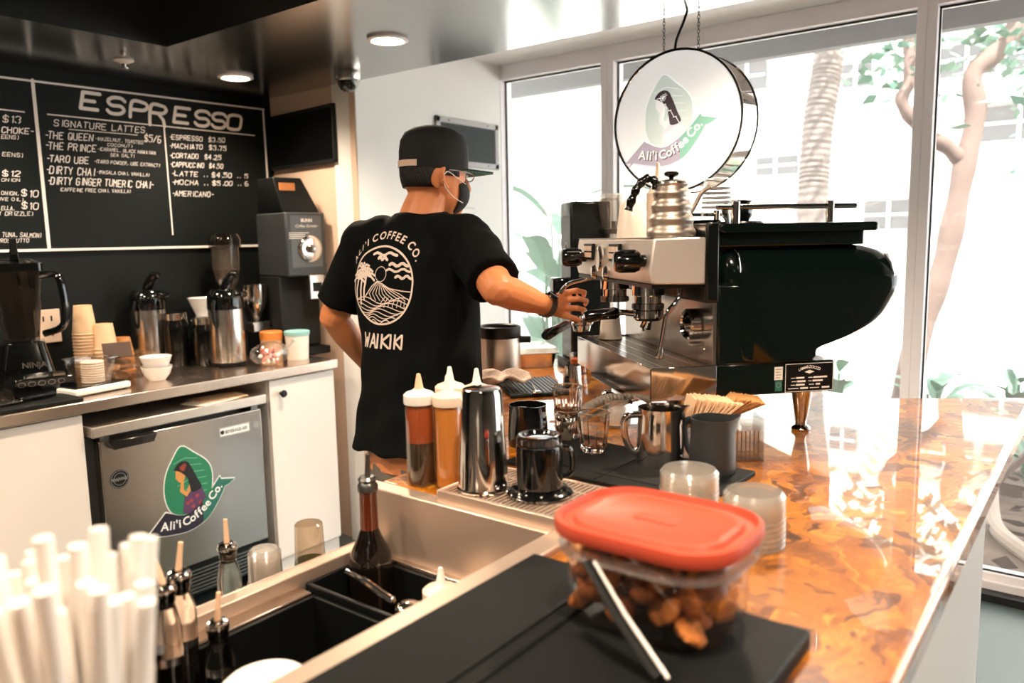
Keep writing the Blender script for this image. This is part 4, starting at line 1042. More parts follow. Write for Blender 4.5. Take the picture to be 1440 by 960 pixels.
# backsplash with round port
bp_ = MB().box(.136, .146, 0.004, MW-.004, .160, .335).build('backsplash', 'steel', t, bevel=0.001)
YM = plane_M((.136, 0, 0), (0, -1, 0), (0, 0, 1))      # faces the barista
b = MB().lathe([(.030, 0), (.034, .003), (.034, .022), (.030, .026), (.026, .022), (.025, .002), (0, .002)], 32, at=(-.085, .240, 0), M=YM)
b.build('gauge_port', 'chrome', bp_)
b = MB()
for y in (.045, .28, .42): b.lathe([(.004, 0), (.003, .003), (0, .003)], 10, at=(-y, .19, 0), M=YM)
b.lathe([(.006, 0), (.005, .018), (0, .018)], 12, at=(-.085, .196, 0), M=YM)
b.build('studs', 'steel', bp_)
# group housing: sloping steel front
hs = MB().prism([(.004, .333), (.118, .330), (.118, .426), (.006, .426), (-.003, .36)], 0.0, MW, plane_M((0, MW, 0), (1, 0, 0), (0, 0, 1))).build('group_housing', 'steel_bright', t, bevel=0.004)
MB().box(.004, .118, .006, MW-.006, .324, .332).build('housing_shadow_gap', 'black', hs)
HM = plane_M((.0, 0, 0), (0, -1, 0), (.035, 0, .9994))
def onfront(y, z): return plane_M((-.003+abs(z-.36)*.105+.0, y, z), (0, -1, 0), (0.0, 0, 1))
for y in (.225, .435):
    d = MB().box(-.038, .038, -.020, .020, -.001, .007, onfront(y, .394)).build('display', 'black', hs, bevel=0.001)
    b = MB()
    for r in range(2):
        for c in range(4): b.box(-.032+c*.017, -.020+c*.017, -.014+r*.016, -.002+r*.016, .007, .009, onfront(y, .394))
    b.build('buttons', 'cream_lid', d, sharp=0)
MB().lathe([(.024, 0), (.026, .006), (.024, .010), (.020, .011), (0, .010)], 30, sx=.75, M=onfront(.330, .378) @ Matrix.Diagonal((1, 1.25, 1, 1))).build('pressure_gauge', 'chrome', hs)
MB().lathe([(.018, .0112), (0, .0112)], 28, sx=.75, M=onfront(.330, .378) @ Matrix.Diagonal((1, 1.25, 1, 1))).build('gauge_face', 'white_plastic', hs)
for y in (.282, .378):
    MB().lathe([(.010, 0), (.012, .004), (.009, .012), (0, .013)], 18, M=onfront(y, .345) @ Matrix.Diagonal((.8, 1.5, 1, 1))).build('paddle_switch', 'chrome', hs)
for y in (.035, .475):
    kb = MB().lathe([(.013, 0), (.013, .012), (.021, .014), (.0225, .020), (.0225, .055), (.020, .063), (.012, .065), (0, .065)], 24, M=onfront(y, .380)).build('steam_knob', 'black_gloss', hs)
    b = MB()
    for k in range(10): b.box(.0215, .024, -.002, .002, .022, .054, onfront(y, .380) @ rot('Z', k*.6283))
    b.build('knob_ribs', 'black', kb, sharp=0)
# group heads and portafilter
for i, y in enumerate((.165, .405)):
    g = MB().lathe([(.036, .325), (.036, .300), (.030, .298), (.030, .282), (.034, .281), (.034, .268), (0, .268)], 32, at=(.055, y, 0)).build('group_head', 'chrome', t)
    b = MB()
    for k in range(14): b.box(.0335, .036, -.003, .003, .270, .280, T(.055, y, 0) @ rot('Z', k*.4488))
    b.build('lugs', 'steel_dark', g, sharp=0)
y = .165
pf = MB().lathe([(.033, .267), (.035, .266), (.035, .250), (.028, .243), (0, .243)], 32, at=(.055, y, 0)).build('portafilter_basket', 'chrome', t)
MB().tube([(.03, y, .258), (.0, y+.004, .262), (-.015, y+.006, .262)], .007, 12).build('neck', 'chrome', pf)
MB().tube([(-.012, y+.006, .262), (-.02, y+.007, .261), (-.05, y+.009, .259), (-.080, y+.011, .255), (-.090, y+.012, .2545)], [.010, .0135, .0125, .0145, .011], 14).build('handle', 'black_gloss', pf)
MB().tube([(.055, y-.012, .245), (.048, y-.02, .225)], .006, 8).tube([(.055, y+.012, .245), (.048, y+.02, .225)], .006, 8).build('spout_pair', 'chrome', pf)
# steam wands
for pts, nm in (([(.075, .030, .325), (.070, .026, .302), (.058, .022, .288), (.045, .024, .272), (.040, .026, .250), (.030, .030, .178)], 'a'), ([(.03, MW-.07, .325), (.0, MW-.055, .318), (-.035, MW-.045, .308), (-.055, MW-.04, .285), (-.075, MW-.04, .225)], 'b')):
    w = MB().tube(catmull(pts, 6), .0055, 12).build('steam_wand', 'steel_polished', t)
    q0, q1 = Vector(pts[-2]), Vector(pts[-1]); d = (q1-q0).normalized()
    MB().tube([q1-d*.02, q1-d*.005, q1+d*.002], [.0056, .009, .007], 12).build('tip', 'steel', w)
# body: black cheek panels, bulging rear shell, lid slabs
MB().box(.116, .146, -.004, MW+.004, .292, .455).build('front_pillar', 'machine_black', t, bevel=0.005)
MB().box(.144, .366, -.001, MW+.001, .158, .33).box(.144, .30, .03, MW-.03, .33, .412).build('body_core', 'machine_green', t, bevel=0.006)
PR = catpoly([(.165,.40),(.30,.408),(.44,.408),(.515,.400),(.560,.378),(.582,.342),(.573,.298),(.532,.246),(.470,.216),(.415,.200),(.372,.188),(.362,.168),(.30,.164),(.19,.166),(.165,.185),(.160,.29)], 5)
cx, cz = .36, .29
rings = []
ins = [(-.004, .055), (-.003, .040), (.003, .026), (.014, .012), (.032, .003), (.06, 0), (MW-.06, 0), (MW-.032, .003), (MW-.014, .012), (MW-.003, .026), (MW+.003, .040), (MW+.004, .055)]
for yy, d in ins:
    rg = []
    for x, z in PR:
        v = Vector((x-cx, z-cz)); L_ = v.length
        kx = 1-d/.205; kz = 1-1.5*d/.12 if v.y > 0 else 1.0
        rg.append((cx+v.x*kx, yy, max(.163, cz+v.y*kz)))
    rings.append(rg)
sh = MB().loft(rings).build('rear_shell', 'machine_green', t, sharp=50)
# bright rear cap of the shell
rc = []
for yy, d in ((.004, .034), (.016, .014), (.034, .001), (.06, -.002), (MW-.06, -.002), (MW-.034, .001), (MW-.016, .014)):
    rc.append([(x-d, yy, z) for x, z in ((.559, .384), (.576, .366), (.5850, .342), (.5835, .318), (.575, .296), (.563, .280), (.558, .284), (.570, .300), (.579, .320), (.580, .342), (.571, .364), (.556, .381))])
MB().loft(rc).build('rear_trim', 'chrome', t, sharp=50)
MB().tube(catmull([(.183, .010, .400), (.190, .004, .385), (.194, .002, .34), (.192, .004, .295), (.186, .012, .275)], 4), .0022, 8).build('shell_trim', 'chrome', sh)
MB().loft([[(x, y, z) for x, y in rrect(.338, MW-.02, .008, 3, .313, MW/2)] for z in (.405, .435)]).build('lower_lid', 'machine_green', t, bevel=0.003)
MB().loft([[(x*1.0, y, z) for x, y in rrect(w, MW+.008, r, 4, .325, MW/2)] for w, r, z in ((.352, .01, .434), (.366, .012, .438), (.366, .012, .448), (.352, .01, .452))]).build('top_lid', 'machine_green', t, sharp=60)
MB().box(.004, .116, .004, MW-.004, .4262, .4268).build('cup_tray', 'steel_polished', t)
for y in (.012, MW-.012):
    r = MB().tube([(.145, y, .486), (.457, y, .486)], .0055, 12).build('cup_rail', 'steel_polished', t)
    for x in (.186, .398): MB().lathe([(.0088, .4525), (.0088, .497), (.0, .498)], 16, at=(x, y, 0)).build('rail_post', 'steel_polished', r)
# plate and stickers on the near side of the base
SM = plane_M((0, -.0008, 0), (1, 0, 0), (0, 0, 1))
pl = MB().box(.298, .411, .0955, .158, 0, .0008, SM).build('name_plate', 'black', t, sharp=0)
b = MB()
for q in ((.299, .410, .0965, .0975), (.299, .410, .156, .157), (.299, .300, .0965, .157), (.409, .410, .0965, .157)): b.box(*q, .0008, .001, SM)
arc_text(b, 'LA MARZOCCO', [(p.x, p.y) for p in catmull([(.330, .1405, 0), (.3545, .1465, 0), (.379, .1405, 0)], 5)], SM @ T(0, 0, .0011), .0085, .0002)
b.add([(.343, .1385, .0011), (.3545, .1345, .0011), (.366, .1385, .0011), (.3545, .1425, .0011)], [(0, 1, 2, 3)], SM)
for r, row in enumerate((((.312, .322), (.324, .343), (.352, .362), (.364, .396)), ((.314, .324), (.326, .346), (.352, .360), (.362, .386)), ((.312, .322), (.324, .344), (.354, .366), (.370, .380)), ((.306, .330), (.334, .352), (.356, .378), (.384, .402)))):
    for k, (a, c) in enumerate(row): b.box(a, c, .126-r*.0075-(.0015 if k % 2 else .0005), .126-r*.0075+(.0022 if k % 2 else .001), .0008, .001, SM)
b.build('plate_lettering', 'chalk', pl, sharp=0)
MB().box(.274, .293, .124, .152, 0, .0006, SM).build('inspection_sticker', 'white_plastic', t, sharp=0)
MB().box(.276, .292, .100, .122, 0, .0006, SM).build('round_seal_sticker', 'logo_teal', t, sharp=0)
b = MB()
for k in range(4): b.box(.277, .290-.003*(k % 2), .146-k*.006, .1475-k*.006, .0006, .0008, SM)
b.lathe([(.0055, .0006), (.0055, .0008), (.0045, .0008), (.0045, .0006)], 16, at=(.284, .113, 0), M=SM)
b.build('sticker_lettering', 'sticker_grey', t, sharp=0)
def ml(x, y, z): # a point in the machine's own frame
    c, s = math.cos(MZ), math.sin(MZ)
    return (1.423+c*x-s*y, .738+s*x+c*y, WZ+z)
# things on top of the machine
KM = thing('gooseneck_kettle', 'steel gooseneck kettle with wavy black handle on the espresso machine', 'kettle', ml(.066, .060, .4272), MZ)
kp = [(0, 0), (.049, 0), (.0505, .003)]
for k in range(1, 25):
    z = .003+k*.0042
    r = .0500-.016*(k/24)+.0022*math.sin(k*.98)
    kp.append((r, z))
kp += [(.034, .107), (.0345, .109), (0, .110)]
MB().lathe(kp, 48).build('vessel', 'steel_brushed', KM)
MB().lathe([(.0345, .109), (.0335, .113), (.024, .117), (0, .118)], 36).build('kettle_lid', 'steel', KM)
MB().lathe([(.005, .117), (.005, .122), (.014, .126), (.016, .131), (.012, .134), (0, .134)], 24).build('lid_knob', 'black_gloss', KM)
hv = catmull([(-.030, .006, .100), (-.036, .006, .117), (-.052, .008, .120), (-.068, .010, .106), (-.080, .012, .082), (-.088, .014, .056)], 6)
MB().tube(hv, [.0088+.0014*math.sin(i*1.3) for i in range(len(hv))], 12).build('handle', 'black_gloss', KM)
MB().tube(catmull([(.028, .034, .018), (.042, .052, .020), (.058, .058, .042), (.074, .052, .066), (.083, .036, .092), (.098, .024, .106)], 6), [.008]*6+[.006]*12+[.0048]*12+[.0045], 12).build('spout', 'steel_brushed', KM)
t = thing('frosted_cup', 'frosted plastic cup upside down on the machine beside the kettle', 'cup', ml(.060, .285, .4272))
MB().lathe([(.036, 0), (.038, .001), (.037, .006), (.030, .075), (.022, .088), (0, .090)], 30).build('cup_wall', 'frost', t)
t = thing('sauce_bottle', 'white pointed squeeze bottle on the machine behind the kettle', 'squeeze bottle', ml(.090, .200, .4272))
MB().lathe([(0, 0), (.024, 0), (.025, .005), (.025, .098), (.012, .116), (.009, .120), (.003, .165), (0, .166)], 28).build('bottle_wall', 'cream_lid', t)
t = thing('printed_cup', 'clear printed plastic cup upside down behind the steel spout', 'cup', ml(.190, .110, .4525))
MB().lathe([(.033, 0), (.035, .001), (.034, .006), (.027, .098), (.0, .100)], 30).build('cup_wall', 'clear', t)
b = MB()
for k in range(5): b.lathe([(.0322-.006*(k*.1), .035+k*.010), (.0322-.006*(k*.1)-.0003, .039+k*.010)], 24)
b.build('print', 'sticker_grey', t)
t = thing('black_tamper', 'glossy black tamper handle on the machine top tray', 'tamper', ml(.285, .205, .4525))
MB().lathe([(0, 0), (.058, 0), (.060, .003), (.056, .007), (.03, .008)], 36).build('saucer', 'black_gloss', t)
MB().lathe([(.026, .008), (.034, .020), (.036, .034), (.030, .050), (.034, .054), (.020, .058), (0, .056)], 30).build('bowl', 'black_gloss', t)
for i, (x, y) in enumerate(((.165, .12), (.215, .22))):
    t = thing('cup_saucer', ('low black saucer on the machine top nearest the pillar', 'low black saucer on the machine top between rail post and tamper')[i], 'saucer', ml(x, y, .4525))
    MB().lathe([(0, 0), (.020, 0), (.034, .007), (.035, .010), (.032, .010), (.018, .003), (0, .003)], 30).build('dish', 'black_gloss', t)
# cups and pitchers under or on the tray
t = thing('paper_cup', 'white paper cup upside down on the drip tray of the machine', 'cup', ml(.075, .505, .1592))
MB().lathe([(.030, 0), (.032, .001), (.032, .004), (.030, .005), (.023, .074), (.021, .076), (0, .075)], 30).build('cup_wall', 'paper', t)
t = thing('knock_pitcher', 'small steel pitcher standing under the far end of the machine tray', 'pitcher', (1.850, 1.205, WZ))
MB().lathe([(0, 0), (.026, 0), (.027, .003), (.024, .045), (.022, .070), (.020, .070), (.022, .04), (0, .004)], 30).build('body', 'steel_polished', t)
t = thing('espresso_glass', 'little glass of brown coffee standing by the tall grinder', 'glass', (2.085, 1.335, WZ))
MB().lathe([(0, .001), (.023, .001), (.030, .066), (.028, .066), (.021, .006), (0, .006)], 28).build('glass_wall', 'clear_drink', t)
MB().lathe([(0, .007), (.0205, .007), (.0262, .048), (0, .048)], 24).build('coffee', 'sauce_brown', t)
# drain hose
t = thing('drain_hose', 'grey corrugated drain hose running under the machine tray', 'hose')
def corr(pts, r, m, name, parent):
    P = catmull(pts, 22); MB().tube(P, [r*(1+.10*math.sin(i*2.0)) for i in range(len(P))], 12).build(name, m, parent)
a_, b_ = Vector(ml(.03, .20, .056)), Vector((1.345, .870, WZ+.020))
corr([a_, Vector((1.535, .905, WZ+.062)), Vector((1.455, .925, WZ+.045)), Vector((1.395, .93, WZ+.026)), Vector((1.36, .91, WZ+.021)), Vector((1.335, .885, WZ+.0205))], .0105, 'hose', 'corrugated_hose', t)
MB().tube(catmull([a_+Vector((.01, -.01, 0)), Vector((1.525, .885, WZ+.052)), Vector((1.44, .905, WZ+.028)), Vector((1.38, .885, WZ+.017)), Vector((1.345, .870, WZ+.0165))], 8), .0045, 10).build('steel_line', 'steel_dark', t)

# tall grinder beside the machine
t = thing('tall_grinder', 'tall black espresso grinder with clear bean hopper by the window', 'coffee grinder', (2.215, 1.415, WZ), MZ)
MB().box(-.06, .10, -.075, .075, 0, .03).build('base', 'black', t, bevel=0.004)
MB().box(-.045, .09, -.065, .065, .03, .545).build('body', 'machine_black', t, bevel=0.006)
MB().box(-.095, -.045, -.03, .03, .235, .30).build('dosing_head', 'black_gloss', t, bevel=0.008)
MB().tube([(-.05, -.03, .20), (-.10, -.03, .195)], .005, 8).tube([(-.05, .03, .20), (-.10, .03, .195)], .005, 8).build('portafilter_fork', 'steel', t)
MB().lathe([(.030, .0), (.030, .001), (.027, .001), (.027, 0)], 28, M=plane_M((-.0455, -.015, .385), (0, -1, 0), (0, 0, 1))).build('round_emblem', 'sticker_grey', t)
MB().loft([[(x, y, z) for x, y in rrect(w, w, .015, 4, c, -.02+e)] for w, c, e, z in ((.05, .10, -.05, .40), (.06, .10, -.05, .43), (.155, .13, -.06, .50), (.165, .13, -.06, .55))], cap=False).build('bean_hopper', 'hopper', t)
MB().loft([[(x, y, z) for x, y in rrect(w, w, .015, 4, .13, -.08)] for w, z in ((.17, .55), (.172, .560), (.168, .564))]).build('hopper_lid', 'clear_milky', t)
MB().lathe([(.045, .44), (.045, .455), (.01, .458), (.01, .48), (0, .48)], 24, at=(.10, -.07, 0)).build('hopper_gate', 'steel_dark', t)
MB().loft([[(x, y, z) for x, y in rrect(.06, .13, .015, 4, -.085, 0)] for z in (.50, .565)], cap=False).build('clear_shield', 'clear', t)

# steel bin, tin, towel, mat and spoon at the far end of the bar
t = thing('knock_box', 'round steel bin with black rim behind the barista at the bar', 'bin', (1.865, 1.480, WZ))
MB().lathe([(0, .001), (.060, .001), (.062, .006), (.062, .14), (.058, .14), (.058, .010), (0, .010)], 40).build('vessel', 'steel_brushed', t)
MB().lathe([(.0635, .132), (.066, .136), (.066, .166), (.062, .168), (.056, .164), (.055, .132)], 40).build('rim', 'black', t)
MB().lathe([(.064, .0), (.066, .004), (.066, .014), (.0632, .016)], 40).build('foot', 'black', t)
MB().box(.045, .095, -.014, .014, .115, .135, rot('Z', rad(-55))).build('latch', 'black', t, bevel=0.004)
t = thing('steam_table_pan', 'shallow steel pan with clear plastic cover at the far end of the bar', 'pan', (2.158, 1.572, WZ), rad(-42))
MB().loft(rr_loft([(.12,.16,.02,.001),(.135,.175,.02,.046),(.155,.195,.025,.048),(.155,.195,.025,.050)])).build('pan', 'steel_worktop', t)
MB().loft(rr_loft([(.150,.19,.025,.051),(.140,.18,.03,.066),(.10,.14,.03,.070)])).build('cover', 'clear_milky', t)
t = thing('tamping_mat', 'black ribbed tamping mat in front of the far drip tray', 'mat', (1.800, 1.315, WZ), rad(48))
MB().box(-.13, .13, -.085, .085, 0, .010).build('mat_slab', 'black_rubber', t, bevel=0.003)
b = MB()
for k in range(14): b.box(-.12, .12, -.076+k*.0115, -.071+k*.0115, .0098, .0112)
b.build('mat_ribs', 'black', t, sharp=0)
t = thing('teaspoon', 'steel teaspoon lying on the ribbed tamping mat', 'spoon', (1.70, 1.225, WZ+.0115), rad(42))
MB().ball((0, 0, .005), .020, .013, .004).tube([(.015, 0, .005), (.12, 0, .006)], [.0025, .0022], 8).build('spoon_body', 'steel_polished', t)
bm = MB(); n = 22
for i in range(n):
    for j in range(n):
        x, y = (i/(n-1)-.5), (j/(n-1)-.5)
        bm.v.append(Vector((x*.15, y*.09, .016+.020*abs(math.sin(x*7+y*5))*(1-abs(x))+.014*math.cos(y*9+x*3)*(1-1.4*abs(y))+.012)))
for i in range(n-1):
    for j in range(n-1): bm.f.append((i*n+j, (i+1)*n+j, (i+1)*n+j+1, i*n+j+1))
o = bm.build('bar_towel', 'towel', None, sharp=180, solid=0.006); tag(o, 'crumpled cream towel on the bar beside the steel bin', 'towel', None, (1.715, 1.355, WZ+.012), rad(-40))

# ---------------------------------------------------------------- hanging round sign
t = thing('round_sign', 'round lit white drum sign with coffee logo hung on chains', 'sign', (2.26, 1.092, 1.757))
RX = rot('Y', rad(90))
MB().lathe([(.205, .004), (.212, .0), (.2135, .003), (.2135, .008), (.2105, .010), (.2105, .122), (.2135, .124), (.2135, .130), (.205, .131)], 72, M=RX).build('drum_rim', 'chrome', t)
fc = MB().lathe([(0, .003), (.208, .003)], 72, M=RX).build('lit_face', 'sign_lit', t)
MB().lathe([(0, .129), (.206, .129)], 72, M=RX).build('back_panel', 'white_plastic', t)
b = MB()
for r in (.2108,): b.lathe([(r-.0035, -.0008), (r+.003, -.0008)], 72, M=RX)
b.build('face_edge', 'gasket', t)
LM = plane_M((.0022, .020, -.006), (0, -1, 0), (0, 0, 1)) @ Matrix.Scale(.100, 4)
logo(t, LM, dict(white='sign_lit', leaf=mat('sign_leaf', (226, 240, 234), .5, emis=.20), vein='sign_lit', dress=mat('sign_dress', (240, 238, 244), .5, emis=.22), skin='sign_lit', hair='sign_grey', red='sign_lit', navy='sign_lilac', teal='sign_mint', text='sign_lit'), False)
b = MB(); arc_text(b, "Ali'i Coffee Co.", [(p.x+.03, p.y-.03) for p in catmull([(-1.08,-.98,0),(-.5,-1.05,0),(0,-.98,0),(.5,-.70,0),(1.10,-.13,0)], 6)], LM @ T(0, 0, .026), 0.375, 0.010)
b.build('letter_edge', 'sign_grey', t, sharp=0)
b = MB()
for k in range(8): ink(b, [(-.42+.09*k, .78-.10*k+.12*(k % 2)), (-.30+.09*k, .80-.10*k-.10*(k % 2))], .022, LM @ T(0, 0, .024))
b.build('hair_pattern', 'sign_lit', t, sharp=0)
for y in (.070, -.045):
    b = MB(); z = .208; k = 0
    while z < CZ-1.757-.004:
        R_ = rot('Z', rad(90) if k % 2 else 0)
        b.tube([T(.06, y, z+.006) @ R_ @ Vector((.0038*math.cos(a*.7854), 0, .0068*math.sin(a*.7854))) for a in range(9)], .0011, 6, cap=False); z += .0105; k += 1
    b.build('chain', 'steel_dark', t)
MB().tube(catmull([(.055, .030, .205), (.060, .028, .25), (.075, .014, .30), (.09, .006, CZ-1.757-.001)], 6), .0042, 10).build('power_cord', 'black', t)

# ---------------------------------------------------------------- barista
def fuse(mb, voxel, it=4):
    me = mb.mesh('tmp', 0); o = bpy.data.objects.new('tmp', me)
    q = o.modifiers.new('r', 'REMESH'); q.mode = 'VOXEL'; q.voxel_size = voxel
    s = o.modifiers.new('s', 'SMOOTH'); s.iterations = it; s.factor = 0.5
    new = evaluated_mesh(o)
    bpy.data.objects.remove(o); new.materials.clear(); new.shade_smooth()
    return new
def meshobj(name, me, m, parent):
    o = bpy.data.objects.new(name, me); COL.objects.link(o); me.materials.append(MATS[m]); o.parent = parent; return o
PX = Vector((1.545, 1.535, 0))
man = thing('person', 'barista in black cap and printed black t-shirt reaching to the espresso machine', 'person', PX+Vector((.010, -.012, 0)))
HD = rad(9.7); mf = Vector((math.cos(HD), math.sin(HD), 0)); mr = Vector((math.sin(HD), -math.cos(HD), 0)); UPV = Vector((0, 0, 1))
def ering(c, a, b, n=28, sq=2.4):
    out = []
    for k in range(n):
        th = 2*math.pi*k/n; cs, sn = math.cos(th), math.sin(th)
        x = a*abs(cs)**(2/sq)*(1 if cs >= 0 else -1); y = b*abs(sn)**(2/sq)*(1 if sn >= 0 else -1)
        out.append(Vector(c)-PX+mr*x+mf*y)
    return out
def W3(x, y, z): return Vector((x, y, z))-PX
tc = [((1.530, 1.520, .78), .178, .122), ((1.540, 1.527, .90), .178, .118), ((1.553, 1.534, 1.02), .170, .112), ((1.562, 1.545, 1.15), .176, .116), ((1.566, 1.558, 1.28), .186, .120), ((1.570, 1.566, 1.37), .176, .108), ((1.578, 1.566, 1.43), .135, .085), ((1.592, 1.562, 1.475), .075, .064)]
Rs, Re, Rw = W3(1.600, 1.385, 1.405), W3(1.505, 1.218, 1.288), W3(1.688, 1.188, 1.230)
Ls, Le, Lw = W3(1.546, 1.738, 1.405), W3(1.498, 1.832, 1.190), W3(1.640, 1.830, 1.010)
HC = W3(1.640, 1.546, 1.590)
hh = rad(-16); hp_ = rad(-3)
hf = Vector((math.cos(hh)*math.cos(hp_), math.sin(hh)*math.cos(hp_), math.sin(hp_))); hr = Vector((math.sin(hh), -math.cos(hh), 0)); hu = hr.cross(hf)
def H(f, r, u): return HC+hf*f+hr*r+hu*u
HM4 = Matrix(((hf.x, hr.x, hu.x, HC.x), (hf.y, hr.y, hu.y, HC.y), (hf.z, hr.z, hu.z, HC.z), (0, 0, 0, 1)))
sk = MB()
sk.loft([ering(c, a-.012, b-.012) for c, a, b in tc])
sk.cap_tube([W3(1.585, 1.562, 1.44), W3(1.604, 1.556, 1.50), H(-.012, 0, -.055)], [.066, .057, .056], 18)
sk.ball((0, 0, .018), .098, .076, .108, 24, HM4)                   # skull
sk.ball((.030, 0, -.045), .066, .060, .070, 20, HM4)               # jaw and face
sk.ball((.070, 0, -.085), .026, .028, .024, 14, HM4)               # chin
sk.cap_tube([H(.090, 0, .012), H(.104, 0, -.014), H(.110, 0, -.030)], [.010, .013, .015], 10)   # nose
sk.cap_tube([H(.084, -.030, .022), H(.093, 0, .026), H(.084, .030, .022)], .011, 10)            # brow
for s in (1, -1):                                                  # ears
    sk.ball((-.004, s*.077, -.012), .020, .008, .032, 14, HM4 @ rot('Z', s*.35))
    sk.cap_tube([H(-.016, s*.080, .012), H(-.024, s*.086, .0), H(-.020, s*.085, -.024), H(-.004, s*.079, -.040)], .0055, 8)
for S, E_, W_, k in ((Rs, Re, Rw, 1), (Ls, Le, Lw, 1)):
    m1 = E_.lerp(W_, .28)
    sk.cap_tube([S, S.lerp(E_, .5), E_], [.058, .050, .043], 16)
    sk.cap_tube([E_, m1, E_.lerp(W_, .6), E_.lerp(W_, .85), W_], [.040, .0415, .0345, .0275, .0255], 16)
def hand(W_, K, Ts, thumb, rr=.0078):
    pc = sum(K, Vector())/len(K)
    for k in K: sk.cap_tube([W_, W_.lerp(k, .55), k], [.020, .0145, .0098], 12)
    for k, ts in zip(K, Ts): sk.cap_tube([k]+ts, [rr*1.12, rr*1.05, rr*.98, rr*.82][:len(ts)+1], 10)
    sk.cap_tube([W_.lerp(pc, .18)]+thumb, [.016, .0135, .0108, .009][:len(thumb)+1], 10)
hand(Rw, [W3(1.739, 1.180, 1.263), W3(1.742, 1.173, 1.244), W3(1.738, 1.173, 1.223), W3(1.730, 1.179, 1.205)],
 [[W3(1.745, 1.141, 1.271), W3(1.774, 1.135, 1.264), W3(1.793, 1.149, 1.253)], [W3(1.746, 1.135, 1.249), W3(1.775, 1.129, 1.241), W3(1.793, 1.144, 1.230)], [W3(1.743, 1.137, 1.224), W3(1.769, 1.132, 1.217), W3(1.787, 1.147, 1.207)], [W3(1.737, 1.152, 1.199), W3(1.761, 1.145, 1.190), W3(1.776, 1.157, 1.182)]],
 [W3(1.722, 1.205, 1.240), W3(1.752, 1.212, 1.250), W3(1.780, 1.205, 1.254)])
Lk = [Lw+Vector((.070, -.02+.018*k, -.030-.004*k)) for k in range(4)]
hand(Lw, Lk, [[k+Vector((.036, -.008, -.014)), k+Vector((.056, -.010, -.034)), k+Vector((.058, -.010, -.054))] for k in Lk], [Lw+Vector((.040, -.045, -.020)), Lw+Vector((.065, -.055, -.035)), Lw+Vector((.082, -.056, -.052))])
hipR, hipL = W3(1.545, 1.43, .82), W3(1.518, 1.60, .82)
ftR, ftL = W3(1.575, 1.42, .075), W3(1.480, 1.64, .075)
for a, b_ in ((hipR, ftR), (hipL, ftL)):
    sk.cap_tube([a, a.lerp(b_, .3), a.lerp(b_, .55)+mf*.015, a.lerp(b_, .72), b_], [.080, .072, .052, .050, .038], 16)
    sk.cap_tube([b_-mf*.03-UPV*.035, b_+mf*.08-UPV*.045, b_+mf*.16-UPV*.05], [.036, .036, .024], 12)
body = meshobj('body', fuse(sk, .0034, 3), 'skin', man)
# trousers, shoes
pz = MB().loft([ering((1.535, 1.522, .74), .168, .112), ering((1.535, 1.522, .86), .160, .108), ering((1.545, 1.53, .97), .150, .100)])
for a, b_ in ((hipR, ftR), (hipL, ftL)): pz.cap_tube([a-UPV*.05, a.lerp(b_, .3), a.lerp(b_, .55)+mf*.012, a.lerp(b_, .97)], [.088, .086, .072, .064], 18)
pz_me = fuse(pz, .009, 4)
PN = [v.normal.copy() for v in pz_me.vertices]
for v, nn in zip(pz_me.vertices, PN): v.co += nn*(.003*math.sin(v.co.z*70+v.co.x*25)+.002*math.sin(v.co.z*38-v.co.y*60))
meshobj('trousers', pz_me, 'pants', man)
for b_ in (ftR, ftL):
    s = MB().cap_tube([b_-mf*.045-UPV*.030, b_+mf*.06-UPV*.036, b_+mf*.165-UPV*.042], [.045, .045, .033], 14)
    for v in s.v: v.z = max(v.z, .002)
    s.build('shoe', 'shoe', man, sharp=80)
# t-shirt
ts = MB().loft([ering((1.534, 1.521, .838), .203, .146), ering((1.540, 1.526, .92), .190, .130), ering((1.553, 1.534, 1.02), .182, .122)]+[ering(c, a, b) for c, a, b in tc[3:7]]+[ering((1.590, 1.561, 1.464), .092, .078), ering((1.598, 1.558, 1.486), .071, .067)])
ts.cap_tube([W3(1.585, 1.47, 1.425), Rs], [.060, .070], 16)
ts.cap_tube([W3(1.55, 1.66, 1.425), Ls], [.060, .070], 16)
for S, E_ in ((Rs, Re), (Ls, Le)):
    d = (E_-S)
    ts.tube([S-d*.05-UPV*.012, S-UPV*.010, S.lerp(E_, .35)-UPV*.004, S.lerp(E_, .65), S.lerp(E_, .84)], [.056, .067, .070, .070, .070], 20)
ts_me = fuse(ts, .0058, 5)
TN = [v.normal.copy() for v in ts_me.vertices]
for v, nn in zip(ts_me.vertices, TN):
    c = v.co.copy(); w = .5+.5*math.sin(c.z*9+c.x*7)
    low = max(0, min(1, (1.15-c.z)/.35))
    v.co += nn*(.0030*w*math.sin(c.z*46+c.y*34+c.x*20)+.0022*math.sin(c.y*58+c.z*17-c.x*40)+.005*low*math.sin(math.atan2(c.y, c.x)*7+c.z*5))
shirt = meshobj('t_shirt', ts_me, 'shirt', man)
